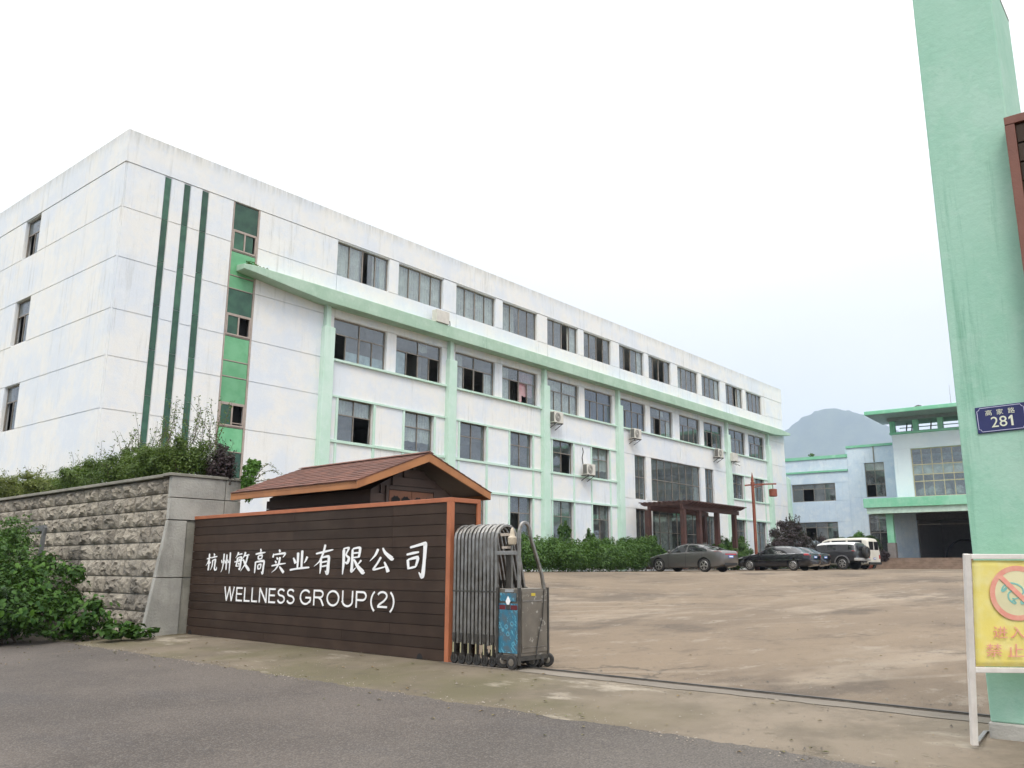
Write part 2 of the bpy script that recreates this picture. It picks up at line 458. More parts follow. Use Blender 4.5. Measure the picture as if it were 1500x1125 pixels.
_unit = {}
def ubox(name, m, parent, x0, y0, z0, x1, y1, z1, key=None):
    """A plain box piece: one shared unit cube per material, scaled into place."""
    k = m.name
    if k not in _unit:
        b = MB().box(-.5, -.5, -.5, .5, .5, .5)
        me = bpy.data.meshes.new(name); me.from_pydata(b.v, [], b.f); me.update(); me.materials.append(m); _unit[k] = me
    o = link(name, _unit[k], parent)
    o.location = ((x0 + x1) / 2, (y0 + y1) / 2, (z0 + z1) / 2)
    o.scale = (abs(x1 - x0), abs(y1 - y0), abs(z1 - z0))
    return o

def np_mesh(name, V, T, m, parent=None, smooth=False, kind=None):
    """mesh from numpy vertices and equal-sized faces."""
    V = np.asarray(V, np.float32); T = np.asarray(T, np.int32); k = T.shape[1]
    me = bpy.data.meshes.new(name)
    me.vertices.add(len(V)); me.vertices.foreach_set('co', V.ravel())
    me.loops.add(T.size); me.loops.foreach_set('vertex_index', T.ravel())
    me.polygons.add(len(T)); me.polygons.foreach_set('loop_start', np.arange(0, T.size, k, dtype=np.int32))
    me.update(calc_edges=True)
    me.materials.append(m)
    if smooth: me.polygons.foreach_set('use_smooth', [True] * len(T))
    o = link(name, me, parent)
    if kind: o['kind'] = kind
    return o

def copy_tree(o, parent=None):
    c = o.copy(); col.objects.link(c)
    if parent is not None: c.parent = parent
    for ch in list(o.children):
        copy_tree(ch, c)
    return c

# the gate line: sign, gate, rail and hut share this frame (x = into the yard, y = along the road to the left)
SB = Vector((8.402, 8.055, 0.0))
SROT = math.atan2(-0.0443, 0.9990)
ND = Vector((0.9990, -0.0443, 0)); AD = Vector((0.0443, 0.9990, 0))
def S(n, a, z=0.0):
    return SB + ND * n + AD * a + Vector((0, 0, z))

def sdist(x, y):
    return (x - SB.x) * ND.x + (y - SB.y) * ND.y
def sm(a, b, t):
    t = min(1, max(0, (t - a) / (b - a))); return t * t * (3 - 2 * t)
def ground_z(x, y):
    s = sdist(x, y)
    if s > 1:
        a = (min(s, 32) - 1) / 31.0                                   # the yard climbs away from the gate and towards the factory
        b = min(1.0, max(0.0, (y - 9.5) / 11.5)) * min(1.0, (s - 1) / 9.0)
        z = 1.054 * min(1.0, (a ** 3 + b ** 3) ** (1 / 3.0))
        if s > 32: z += 0.0085 * (min(s, 62) - 32)
        return z
    if s > -0.25: return 0.0
    if s > -1.75: return -0.055 * (-0.25 - s)
    return -0.0825 - 0.034 * (min(-s, 9.0) - 1.75)

# ------------------------------------------------------------------ ground, road, apron, yard
def ground_mat(name, kind):
    m, t, b = base_mat(name)
    pos = t.new('NewGeometry').outputs['Position']
    if kind == 'yard':
        c = t.mix(t.ramp(t.noise(pos, 0.20, 6.0, 0.65, (0.6, 1.0, 1)), 0.36, 0.64), (0.205, 0.156, 0.108), (0.150, 0.114, 0.081))
        c = t.mix(t.ramp(t.noise(pos, 0.17, 5.0, 0.65, (0.55, 1.3, 1)), 0.50, 0.62, 0, 0.9), c, (0.265, 0.212, 0.156))
        c = t.mix(t.ramp(t.noise(pos, 0.42, 6.0, 0.7, (0.6, 1.0, 1)), 0.50, 0.64, 0, 0.72), c, (0.090, 0.070, 0.053))
        c = t.mix(t.ramp(t.noise(pos, 1.3, 7.0, 0.8, (0.7, 1.2, 1)), 0.54, 0.66, 0, 0.65), c, (0.275, 0.232, 0.180))
        c = t.mix(t.ramp(t.noise(pos, 2.6, 7.0, 0.8), 0.55, 0.66, 0, 0.6), c, (0.095, 0.078, 0.062))
        c = t.mix(t.ramp(t.noise(pos, 16, 6.0, 0.8), 0.56, 0.70, 0, 0.6), c, (0.075, 0.060, 0.048))
        c = t.mix(t.ramp(t.noise(pos, 28, 5.0, 0.8), 0.60, 0.70, 0, 0.5), c, (0.33, 0.29, 0.24))
        vo = t.new('TexVoronoi', feature='DISTANCE_TO_EDGE'); vo.inputs['Scale'].default_value = 0.34
        dv = t.new('VectorMath', operation='ADD'); nz = t.new('TexNoise'); nz.inputs['Scale'].default_value = 1.2; nz.inputs['Detail'].default_value = 5
        t.link(pos, nz.inputs['Vector']); sc = t.new('VectorMath', operation='SCALE'); sc.inputs['Scale'].default_value = 1.1; t.link(nz.outputs['Color'], sc.inputs[0])
        t.link(pos, dv.inputs[0]); t.link(sc.outputs[0], dv.inputs[1]); t.link(dv.outputs[0], vo.inputs['Vector'])
        crack = t.math('MULTIPLY', t.ramp(vo.outputs['Distance'], 0.004, 0.016, 1, 0), t.ramp(t.noise(pos, 0.25, 2.0), 0.48, 0.62, 0, .6))
        c = t.mix(crack, c, (0.05, 0.042, 0.035))
        rough, bs = 0.88, 0.5
        # pale arcs worn by turning tyres
        w = t.new('TexWave', wave_type='RINGS', rings_direction='Z'); w.inputs['Scale'].default_value = 0.30
        w.inputs['Distortion'].default_value = 1.6; w.inputs['Detail'].default_value = 4
        sh = t.new('VectorMath', operation='SUBTRACT'); sh.inputs[1].default_value = (27.0, 22.5, 0); t.link(pos, sh.inputs[0]); t.link(sh.outputs[0], w.inputs['Vector'])
        c = t.mix(t.math('MULTIPLY', t.ramp(w.outputs['Fac'], 0.88, 0.99, 0, 0.30), t.ramp(t.noise(pos, 0.13, 3.0), 0.46, 0.6)), c, (0.30, 0.255, 0.20))
    elif kind == 'apron':
        c = t.mix(t.ramp(t.noise(pos, 0.8, 5.0, 0.65), 0.36, 0.64), (0.175, 0.142, 0.102), (0.118, 0.096, 0.068))
        sx = t.new('SeparateXYZ'); t.link(pos, sx.inputs[0])
        wob = t.math('ADD', sx.outputs['Y'], t.math('MULTIPLY', t.noise(pos, 0.7, 4.0), 3.0))
        c = t.mix(t.ramp(wob, 6.3, 4.4, 0, 0.9), c, t.mix(t.ramp(t.noise(pos, 1.4, 5.0, 0.7), .4, .66), (0.225, 0.182, 0.137), (0.155, 0.126, 0.095)))   # swept, drier part by the entrance
        c = t.mix(t.math('MULTIPLY', t.ramp(t.noise(pos, 0.5, 4.0, 0.6), 0.42, 0.64, 0, 0.65), t.ramp(wob, 5.0, 7.0, .12, 1)), c, (0.098, 0.088, 0.044))       # moss tint
        c = t.mix(t.ramp(t.noise(pos, 0.9, 6.0, 0.7, (1, .5, 1)), 0.56, 0.68, 0, 0.7), c, (0.36, 0.315, 0.25))
        c = t.mix(t.ramp(t.noise(pos, 2.6, 6.0, 0.75), 0.60, 0.70, 0, 0.7), c, (0.085, 0.070, 0.048))
        c = t.mix(t.ramp(t.noise(pos, 30, 5.0, 0.8), 0.62, 0.72, 0, 0.4), c, (0.09, 0.075, 0.06))
        rough, bs = 0.88, 0.5
    elif kind == 'strip':
        c = t.mix(t.ramp(t.noise(pos, 1.0, 5.0, 0.6, (1, .4, 1)), 0.38, 0.64), (0.215, 0.186, 0.150), (0.150, 0.128, 0.103))
        c = t.mix(t.ramp(t.noise(pos, 2.2, 6.0, 0.7), 0.58, 0.72, 0, 0.6), c, (0.13, 0.11, 0.085))
        rough, bs = 0.8, 0.25
    elif kind == 'road':
        c = t.mix(t.ramp(t.noise(pos, 0.35, 5.0, 0.6), 0.38, 0.64), (0.104, 0.085, 0.071), (0.064, 0.052, 0.044))
        c = t.mix(t.ramp(t.noise(pos, 0.9, 5.0, 0.65, (1, .35, 1)), 0.55, 0.72, 0, 0.55), c, (0.055, 0.050, 0.050))
        sx = t.new('SeparateXYZ'); t.link(pos, sx.inputs[0])
        c = t.mix(t.ramp(t.math('ADD', sx.outputs['Y'], t.math('MULTIPLY', t.noise(pos, 0.5, 4.0), 4.0)), 8.5, 3.0, 0, 0.55), c, (0.148, 0.132, 0.115))   # paler towards the entrance, transition broken up by noise
        c = t.mix(t.ramp(t.noise(pos, 3.2, 6.0, 0.75), 0.58, 0.72, 0, 0.5), c, (0.18, 0.152, 0.122))
        vo = t.new('TexVoronoi', feature='F1'); vo.inputs['Scale'].default_value = 75.0; t.link(pos, vo.inputs['Vector'])
        sepc = t.new('SeparateColor'); t.link(vo.outputs['Color'], sepc.inputs[0])
        c = t.mix(t.ramp(sepc.outputs[0], 0.45, 1.0, 0, 0.5), c, (0.18, 0.16, 0.14))
        c = t.mix(t.ramp(vo.outputs['Distance'], 0.45, 0.75, 0, 0.55), c, (0.038, 0.035, 0.034))
        rough, bs = 0.8, 0.0
        bp = t.new('Bump'); bp.inputs['Strength'].default_value = 0.55; bp.inputs['Distance'].default_value = 0.006
        bp.invert = True
        t.link(vo.outputs['Distance'], bp.inputs['Height']); t.link(bp.outputs[0], b.inputs['Normal'])
    else:
        c = t.mix(t.ramp(t.noise(pos, 0.15, 5.0, 0.65), 0.4, 0.65), (0.085, 0.085, 0.045), (0.16, 0.135, 0.095))
        rough, bs = 0.95, 0.4
    t.link(c, b.inputs['Base Color']); b.inputs['Roughness'].default_value = rough; b.inputs['Specular IOR Level'].default_value = 0.3
    if bs:
        bp = t.new('Bump'); bp.inputs['Strength'].default_value = bs; bp.inputs['Distance'].default_value = 0.02
        t.link(t.noise(pos, 18.0, 8.0, 0.8), bp.inputs['Height']); t.link(bp.outputs[0], b.inputs['Normal'])
    return m

def sheet(name, m, ss, aa, lift, edge_noise=None):
    """a grid sheet in the gate frame that follows the slope of the ground."""
    V = []; T = []
    for i, s in enumerate(ss):
        for j, a in enumerate(aa):
            s2 = s
            if edge_noise and i in edge_noise:
                amp = edge_noise[i]
                s2 = s + amp * (noise.noise(Vector((a * 1.3, 3.1, 0))) + 0.9 * noise.noise(Vector((a * 5.5, 7.7, 0))) + 0.9 * noise.noise(Vector((a * 17, 1.7, 0))))
            p = S(s2, a); V.append((p.x, p.y, ground_z(p.x, p.y) + lift))
    n = len(aa)
    for i in range(len(ss) - 1):
        for j in range(n - 1):
            T.append((i * n + j, (i + 1) * n + j, (i + 1) * n + j + 1, i * n + j + 1))
    o = np_mesh(name, V, T, m, smooth=True)
    o['kind'] = 'structure'
    return o

wide = [-5000, -2000, -900, -300, -120, -60, -40, -30, -20, -12, -8, -4, 0, 4, 8, 12, 16, 20, 26, 34, 50, 80, 140, 300, 900, 2000, 5000]
sheet('ground', ground_mat('bare_earth', 'earth'), [-5000, -2000, -900, -300, -60, -20, -12, -9, -5, -1.75, -.25, 1, 5, 10, 15, 20, 26, 32, 40, 50, 62, 70, 90, 130, 300, 900, 2000, 5000], wide, -0.25)
fine_a = [x * 0.06 for x in range(-260, 330)]
sheet('road', ground_mat('worn_asphalt', 'road'), [-12.0, -9.0, -7, -5, -3.5, -2.4, -1.86], fine_a, 0.0, {6: 0.055})
sheet('concrete_apron', ground_mat('mossy_concrete', 'apron'), [-2.4, -1.75, -1.2, -0.6, -0.25, -0.18, 0.02], [x * 0.3 for x in range(-40, 26)], -0.004, None)
sheet('gate_threshold', ground_mat('trowelled_concrete', 'strip'), [-0.10, 0.0, 0.2, 0.36], [x * 0.1 for x in range(-90, 2)], 0.001, {0: 0.035, 3: 0.05})
sheet('yard', ground_mat('dusty_yard_concrete', 'yard'), [0.0, 0.5, 1] + [1.5 + .75 * k for k in range(42)] + [33, 38, 44, 50, 56, 62, 66], [-60, -40, -30, -22, -16, -12, -9, -6, -4, -2] + [-1 + .75 * k for k in range(30)], -0.002)

# ------------------------------------------------------------------ far mountain and the air in front of it
def mountain():
    base_dir = math.radians(18.8); D = 4000.0
    c = Vector((D * math.cos(base_dir), D * math.sin(base_dir), 0))
    lat = Vector((math.sin(base_dir), -math.cos(base_dir), 0)); dep = Vector((math.cos(base_dir), math.sin(base_dir), 0))
    ridge = [(1040, 700), (1100, 655), (1150, 633), (1165, 628.5), (1180, 621), (1200, 607), (1215, 598), (1235, 589.5), (1252, 587), (1262, 587.5), (1275, 591), (1290, 594.5), (1310, 603), (1360, 632), (1430, 668), (1520, 720)]
    ts = [(p - 1258) / 1274 * D * .873 for p, _ in ridge]
    hs = [max(80, (832.6 - y) / 1274 * D * .934) for _, y in ridge]
    ts = [-2400, -1300] + ts + [1600, 2400]; hs = [60, 200] + hs + [130, 40]
    nl, nd = 300, 50
    V = []; T = []
    for i in range(nl):
        t = -2200 + 4300 * i / (nl - 1)
        h = float(np.interp(t, ts, hs))
        for j in range(nd):
            d = -850 + 1700 * j / (nd - 1)
            fall = max(0.0, 1 - abs(d) / 850) ** 1.15
            p = c + lat * t + dep * d
            nz = noise.fractal(Vector((t * 0.0026, d * 0.0026, 0.3)), 0.8, 2.1, 6)
            r2 = noise.noise(Vector((t * 0.035, d * 0.035, 5.0)))
            z = h * fall * (1 + 0.30 * nz * (1 - fall)) + (4.5 * r2 + 5.0 * noise.noise(Vector((t * .12, d * .12, 2)))) * (0.3 + fall) + 1.0
            V.append((p.x, p.y, max(z, -0.2)))
    for i in range(nl - 1):
        for j in range(nd - 1):
            T.append((i * nd + j, (i + 1) * nd + j, (i + 1) * nd + j + 1, i * nd + j + 1))
    m, t, b = base_mat('wooded_slope')
    pos = t.new('NewGeometry').outputs['Position']
    cc = t.mix(t.ramp(t.noise(pos, 0.012, 6.0, 0.7), 0.36, 0.64), (0.020, 0.040, 0.026), (0.050, 0.075, 0.042))
    t.link(cc, b.inputs['Base Color']); b.inputs['Roughness'].default_value = 0.95
    o = np_mesh('mountain', V, T, m, smooth=True); o['kind'] = 'structure'
mountain()

def haze():
    m = bpy.data.materials.new('haze_air'); m.use_nodes = True
    t = NT(m); t.n.clear()
    out = t.new('OutputMaterial'); v = t.new('VolumePrincipled')
    v.inputs['Color'].default_value = (0.64, 0.77, 0.97, 1)
    v.inputs['Density'].default_value = HAZE_D
    v.inputs['Anisotropy'].default_value = 0.0
    t.link(v.outputs[0], out.inputs['Volume'])
    MB().box(-5200, -5200, -1.6, 5200, 5200, 860).build('haze', m, kind='stuff')
HAZE_D = 0.00018
haze()

# loose grit along the broken asphalt edge, the rail and the yard
def grit():
    rs = np.random.RandomState(15); V = []; T = []
    base = np.array([(1, 0, -.3), (-.5, .87, -.3), (-.5, -.87, -.3), (0.1, 0.05, .6)])
    for k in range(5200):
        q = rs.random()
        if q < .40: s, a = -1.86 + rs.normal() * .12, rs.uniform(-9, 12)
        elif q < .60: s, a = rs.uniform(-1.8, 0), rs.uniform(-9, 7)
        elif q < .72: s, a = .52 + abs(rs.normal()) * .3, rs.uniform(-8.5, -.5)
        else: s, a = .5 + 14 * rs.random() ** 1.6, rs.uniform(-11, 4)
        p = S(s, a); r = .004 + .009 * rs.random() ** 3 + (.012 if rs.random() < .01 else 0)
        th = rs.uniform(0, 6.28); c_, s_ = math.cos(th), math.sin(th)
        z = ground_z(p.x, p.y) + r * .3 + .004
        b = base * r * (0.7 + .6 * rs.random((4, 3)))
        i = len(V)
        V += [(p.x + x * c_ - y * s_, p.y + x * s_ + y * c_, z + zz) for x, y, zz in b]
        T += [(i, i + 1, i + 3), (i + 1, i + 2, i + 3), (i + 2, i, i + 3)]
    np_mesh('gravel', V, T, mat('loose_grit', (0.26, 0.225, 0.18), .9, (0.10, 0.085, 0.07), 3.0), kind='stuff')
    # scraps: fallen leaves
    V = []; T = []
    for k in range(240):
        s, a = (rs.uniform(-2.6, -.1), rs.uniform(-8, 7)) if k < 150 else (rs.uniform(.6, 18), rs.uniform(-9, 4))
        if k > 200: s, a = rs.uniform(-3.6, -1.2), rs.uniform(5, 8)
        p = S(s, a); r = rs.uniform(.014, .032); th = rs.uniform(0, 6.28); z = ground_z(p.x, p.y) + .008
        i = len(V); c_, s_ = math.cos(th), math.sin(th)
        V += [(p.x + r * c_, p.y + r * s_, z), (p.x - r * .5 * s_, p.y + r * .5 * c_, z + .008), (p.x - r * c_, p.y - r * s_, z), (p.x + r * .5 * s_, p.y - r * .5 * c_, z + .006)]
        T += [(i, i + 1, i + 2), (i, i + 2, i + 3)]
    np_mesh('fallen_leaves', V, T, mat('dry_leaf', (0.20, 0.13, 0.05), .8, (0.10, 0.11, 0.035), 1.0), kind='stuff')
grit()

# ------------------------------------------------------------------ factory building
X0, X1, YF, YB = 12.48, 69.8, 28.0, 46.0
ZP = 16.33                                     # parapet top
FB = thing('factory_building', 'long four storey white factory with mint green pilasters and projecting green ledge', 'building', (X0, YF, 0.0))
SH = (-X0, -YF, 0)
rng = random.Random(4)
def fbox(name, m, x0, y0, z0, x1, y1, z1, parent=None):
    return ubox(name, m, parent or FB, x0 - X0, y0 - YF, z0, x1 - X0, y1 - YF, z1)

core = MB(SH)
GAP = 0.018
def panel(x0, x1, z0, z1, m=WHITE, face='front', depth=0.03):
    """a render panel between recessed joints, standing proud of the core wall."""
    if face == 'front':
        return fbox('wall_panel', m, x0 + GAP, YF - depth, z0 + GAP, x1 - GAP, YF, z1 - GAP)
    return fbox('wall_panel', m, X0 - depth, x0 + GAP, z0 + GAP, X0, x1 - GAP, z1 - GAP)
def cwall(x0, x1, z0, z1):
    core.box(x0, YF, z0, x1, YF + 0.24, z1)
def pc(x0, x1, z0, z1, m=WHITE):
    cwall(x0, x1, z0, z1); panel(x0, x1, z0, z1, m)

GR = [15.10, 13.42, 11.60, 9.74, 8.10, 6.30, 4.40, 2.2, -0.4]
# left end of the front with its three dark stripes
stripes = [(13.92, 14.16), (14.67, 14.92), (15.40, 15.66)]
segs = [(X0 + 0.03, 13.92), (14.16, 14.67), (14.92, 15.40), (15.66, 16.74)]
cwall(X0, 16.74, -0.4, 15.10)
for k in range(len(GR) - 1):
    for x0, x1 in segs:
        panel(x0, x1, GR[k + 1], GR[k])
for x0, x1 in stripes:
    z = 15.06; k = 0
    while z > 1.0:
        hgt = 1.62
        fbox('stripe_tile', DKGREEN, x0 + 0.012, YF - 0.022, z - hgt + 0.008, x1 - 0.012, YF - 0.002, z - 0.008)
        z -= hgt
# wall right of the green strip, under the parapet
GB = [15.10, 13.50, 11.62, 9.74, 8.14, 6.27, 4.40, 2.2, -0.4]
cwall(17.90, 21.85, -0.4, 15.10)
for k in range(len(GB) - 1):
    panel(17.90, 21.85, GB[k + 1], GB[k])
# parapet band
cwall(X0, X1, 15.10, ZP - 0.05)
fbox('parapet', WHITE, X0 - 0.045, YF - 0.045, 15.115, X1 + 0.045, YF, ZP)
fbox('parapet', WHITE, X0 - 0.045, YF, 15.115, X0, YB, ZP)
# right end
cwall(66.5, X1, -0.4, 15.10)
GC = [15.10, 13.60, 11.60, 9.60, 8.10, 6.30, 4.80, 2.6, -0.4]
for k in range(len(GC) - 1):
    panel(66.5, X1, GC[k + 1], GC[k])

wins = []          # (kind, x0, x1, z0, z1, index)
BAY = 7.45
cs = [21.40 + BAY * i for i in range(7)]
PIL = [cs[0], cs[1], cs[2], cs[3], cs[5], cs[6]]
for i in range(6):
    c = cs[i]
    a0, a1, b0, b1 = c + .45, c + 3.42, c + 4.02, c + 6.96
    wins += [('four', a0, a1, 13.50, 15.055), ('four', b0, b1, 13.50, 15.055), ('three', a0, a1, 9.76, 11.60), ('three', b0, b1, 9.76, 11.60)]
    lo, hi = c + 0.45, c + BAY + 0.45
    for z0, z1 in ((13.50, 15.10), (9.76, 11.60)):
        pc(a1, b0, z0, z1); pc(b1, hi, z0, z1)
    pc(lo, hi, 11.60, 13.50)
    if i in (3, 4):
        pc(lo, hi, 8.20, 9.76)
        continue
    pc(lo, hi, 8.20, 9.76)
    p0, p1, q0, q1 = c + .84, c + 2.77, c + 4.64, c + 6.50
    wins += [('two', p0, p1, 6.35, 8.20), ('two', q0, q1, 6.35, 8.20), ('one', p0, p1, 2.0, 4.85), ('one', q0, q1, 2.0, 4.85)]
    for z0, z1 in ((6.35, 8.20), (2.0, 4.85)):
        pc(lo, p0, z0, z1); pc(p1, q0, z0, z1); pc(q1, hi, z0, z1)
    pc(lo, hi, 4.85, 6.35); pc(lo, hi, -0.4, 2.0)
cwall(21.85, 66.5, 15.05, 15.10)
# entrance bays
e0, e1 = cs[3] + .45, cs[5] + .45
ENT = [(45.70, 47.05, 1), (47.70, 54.42, 2), (55.12, 56.46, 1)]
xs = [e0] + [v for w in ENT for v in w[:2]] + [e1]
for z0, z1 in ((5.45, 8.20), (1.15, 4.85)):
    for k in range(0, len(xs), 2):
        pc(xs[k], xs[k + 1], z0, z1)
pc(e0, e1, 4.85, 5.45); cwall(e0, e1, -0.4, 1.15)
# left end wall, windows in its far column
LW = [(13.18, 15.07), (9.78, 11.60), (6.30, 8.09)]
ly0, ly1 = 34.95, 36.40
for k in range(len(GR) - 1):
    z1, z0 = GR[k], GR[k + 1]
    for (w0, w1) in LW:
        if abs(w1 - z1) < 0.1: break
    else:
        core.box(X0, YF + .24, z0, X0 + .24, YB, z1); panel(YF + 0.0, YB, z0, z1, face='left'); continue
    core.box(X0, YF + .24, z0, X0 + .24, ly0, z1); core.box(X0, ly1, z0, X0 + .24, YB, z1)
    core.box(X0, ly0, z0, X0 + .24, ly1, w0) if w0 > z0 else None
    core.box(X0, ly0, w1, X0 + .24, ly1, z1) if w1 < z1 else None
    panel(YF, ly0, z0, z1, face='left'); panel(ly1, YB, z0, z1, face='left')
core.box(X0, YF + .24, 15.1, X0 + .24, YB, ZP - .05)
core.box(X1 - .24, YF + .24, -0.4, X1, YB, ZP - .05)
core.box(X0 + .24, YB - .24, -0.4, X1 - .24, YB, ZP - .05)
core.box(X0 + .24, YF + .24, 15.2, X1 - .24, YB - .24, 15.45)
core.build('wall', WHITE, FB)
# rooms seen through the glass
rm = MB(SH)
for z in (1.0, 4.95, 8.28, 11.72):
    rm.box(X0 + .26, YF + .26, z, X1 - .26, 35.0, z + .16)
rm.box(X0 + .26, 35.0, 1.0, X1 - .26, 35.2, 15.15)
for c in cs:
    rm.box(c - .1, 30.0, 1.16, c + .1, 35.0, 15.15)
rm.box(18.0, YF + .26, 1.16, 18.2, 35.0, 15.15)
rm.build('room_interior', ROOM, FB)
# lines of ceiling lamps' casings and cabinets that break up the rooms
fu = MB(SH)
for i in range(46):
    x = rng.uniform(22.5, 65); fl = rng.choice((1.16, 5.11, 8.44, 11.88)); w = rng.uniform(.5, 1.6); h = rng.uniform(.9, 2.0); y = rng.uniform(28.9, 31)
    fu.box(x, y, fl, x + w, y + .5, fl + h)
fu.build('room_furniture', ROOM_D, FB)

def curtain(parent, x0, x1, z0, z1, y, m=CURT):
    n = max(8, int((x1 - x0) / 0.035)); V = []; T = []
    ph = rng.uniform(0, 6); amp = 0.02
    for i in range(n + 1):
        x = x0 + (x1 - x0) * i / n
        yy = y + amp * math.sin(i * 1.25 + ph) + 0.015 * math.sin(i * 0.37 + ph * 2)
        V += [(x, yy, z0 + .02 * math.sin(i * .5 + ph)), (x, yy, z1)]
    for i in range(n):
        T.append((2 * i, 2 * i + 2, 2 * i + 3, 2 * i + 1))
    return np_mesh('curtain', V, T, m, parent, smooth=True)

def window(x0, x1, z0, z1, cols, rows, y=YF + .10, open_=(), film={}, glass=GLASS, frame=FRAME, heavy=(), slide={}, fw=0.045, parent=None, axis='x'):
    """frame (part) with one pane object per light; rows from the bottom as (z, columns)."""
    Y = -YF
    f = MB()
    L = lambda x: x - X0
    d0, d1 = y - YF, y - YF + .06
    bx = (lambda a, b, c, d, e0=d0, e1=d1: f.box(a - X0, e0, b, c - X0, e1, d))
    bx(x0, z0, x0 + fw, z1); bx(x1 - fw, z0, x1, z1); bx(x0 + fw, z0, x1 - fw, z0 + fw); bx(x0 + fw, z1 - fw, x1 - fw, z1)
    panes = []
    nr = len(rows)
    for r, (zb, zt, nc) in enumerate(rows):
        if r > 0: bx(x0 + fw, zb - fw / 2, x1 - fw, zb + fw / 2)
        for k in range(nc):
            xa = x0 + (x1 - x0) * k / nc; xb = x0 + (x1 - x0) * (k + 1) / nc
            if k > 0:
                w = fw * (1.5 if k * 2 == nc and nc > 2 else 0.8)
                bx(xa - w / 2, zb + fw / 2, xa + w / 2, zt - fw / 2, d0 - .004, d1 + .004)
            panes.append((r, k, xa + fw * .4, xb - fw * .4, zb + fw * .5, zt - fw * .5))
    w = f.build('window', frame, parent or FB)
    for r, k, xa, xb, za, zb in panes:
        if (r, k) in open_: continue
        sl = slide.get((r, k), 0.0)
        fm = film.get((r, k))
        gy = d0 + (.02 if k % 2 else .035)
        ubox('pane', fm if fm else glass, w, xa + sl - X0, gy, za, xb + sl - X0, gy + .006, zb)
        if r == 0 and nr <= 2 and nc >= 2:
            pass
    return w

four = [w for w in wins if w[0] == 'four']; four.sort(key=lambda w: w[1])
open4 = {0: [], 4: [(0, 2)], 5: [(0, 2)], 6: [(0, 1)], 7: [(0, 1), (0, 2)], 10: [(0, 2)]}
for i, (k, x0, x1, z0, z1) in enumerate(four):
    w = window(x0, x1, z0, z1, 4, [(z0, z1, 4)], open_=[tuple(o) for o in open4.get(i, [])], slide={(0, 2): 0.30} if i == 0 else {})
    y = .22
    if i in (0, 1, 2):
        if i == 0:
            curtain(w, x0 - X0 + .06, x0 - X0 + 1.42, z0 + .06, z1 - .04, y)
            curtain(w, x0 - X0 + 2.15, x1 - X0 - .06, z0 + .06, z1 - .04, y)
        else:
            curtain(w, x0 - X0 + .06, x1 - X0 - .06, z0 + .06, z1 - .04, y)
    elif i in (4, 6, 9, 10):
        curtain(w, x1 - X0 - .75, x1 - X0 - .06, z0 + .06, z1 - .04, y)
    elif i in (3, 8, 11):
        curtain(w, x0 - X0 + .06, x0 - X0 + 1.5, z0 + .06, z1 - .04, y + .25)
three = [w for w in wins if w[0] == 'three']; three.sort(key=lambda w: w[1])
open3 = {0: [(0, 0)], 1: [(0, 1), (0, 3)], 2: [(0, 1), (0, 2)], 3: [(0, 1), (0, 2)], 7: [(0, 1)], 9: [(0, 1)]}
for i, (k, x0, x1, z0, z1) in enumerate(three):
    zt = z0 + 1.18
    film = {}
    gl = GLASS
    if i in (5, 6):
        gl = GLASS_B
    if i in (8, 9, 10, 11) and i != 8: film = {(1, 0): GLASS_G, (1, 1): GLASS_G, (0, 3): GLASS_G}
    w = window(x0, x1, z0, z1, 4, [(z0, zt, 4), (zt, z1, 2)], open_=[tuple(o) for o in open3.get(i, [])], film=film, glass=gl)
    if i == 0:
        for kx in range(1, 4):
            xa = x0 + (x1 - x0) * kx / 4
            ubox('frosted_film', GLASS_F, w, xa - X0 + .05, .15, z0 + .06, xa - X0 + (x1 - x0) / 4 - .05, .153, z0 + .52)
    if i == 1:
        ubox('frosted_film', GLASS_F, w, x0 - X0 + .05, .15, z0 + .06, x0 - X0 + .70, .153, zt - .06)
    if i in (2, 7): curtain(w, x1 - X0 - .7, x1 - X0 - .06, z0 + .06, zt - .03, .22)
    if i == 3:
        curtain(w, x0 - X0 + .08, x0 - X0 + .75, z0 + .06, z1 - .05, .22); curtain(w, x1 - X0 - 1.3, x1 - X0 - .1, z0 + .5, z1 - .05, .24, CURT_P)
        curtain(w, x1 - X0 - 1.30, x1 - X0 - 1.12, z0 + .05, zt, .21, CURT_P)
    if i in (4,): curtain(w, x0 - X0 + .06, x1 - X0 - .06, z0 + .06, z1 - .05, .22)
    if i in (5, 6): curtain(w, x0 - X0 + .06, x1 - X0 - .06, z0 + .06, z1 - .05, .30)
two = [w for w in wins if w[0] == 'two']; two.sort(key=lambda w: w[1])
open2 = {0: [(0, 1)], 4: [(0, 1)]}
for i, (k, x0, x1, z0, z1) in enumerate(two):
    zt = z0 + 1.15
    w = window(x0, x1, z0, z1, 2, [(z0, zt, 2), (zt, z1, 2)], open_=[tuple(o) for o in open2.get(i, [])])
    if i in (0, 1): curtain(w, x0 - X0 + .06, x1 - X0 - .06, zt + .03, z1 - .04, .20)
    if i == 1: curtain(w, x0 - X0 + .06, x1 - X0 - .06, z0 + .5, zt - .04, .20)
    if i == 5: curtain(w, x0 - X0 + .06, x1 - X0 - .06, z0 + .5, z1 - .04, .20)
one = [w for w in wins if w[0] == 'one']; one.sort(key=lambda w: w[1])
for i, (k, x0, x1, z0, z1) in enumerate(one):
    zt = z1 - .85
    w = window(x0, x1, z0, z1, 2, [(z0, zt, 2), (zt, z1, 2)], open_=[(0, 0)] if i == 3 else [])
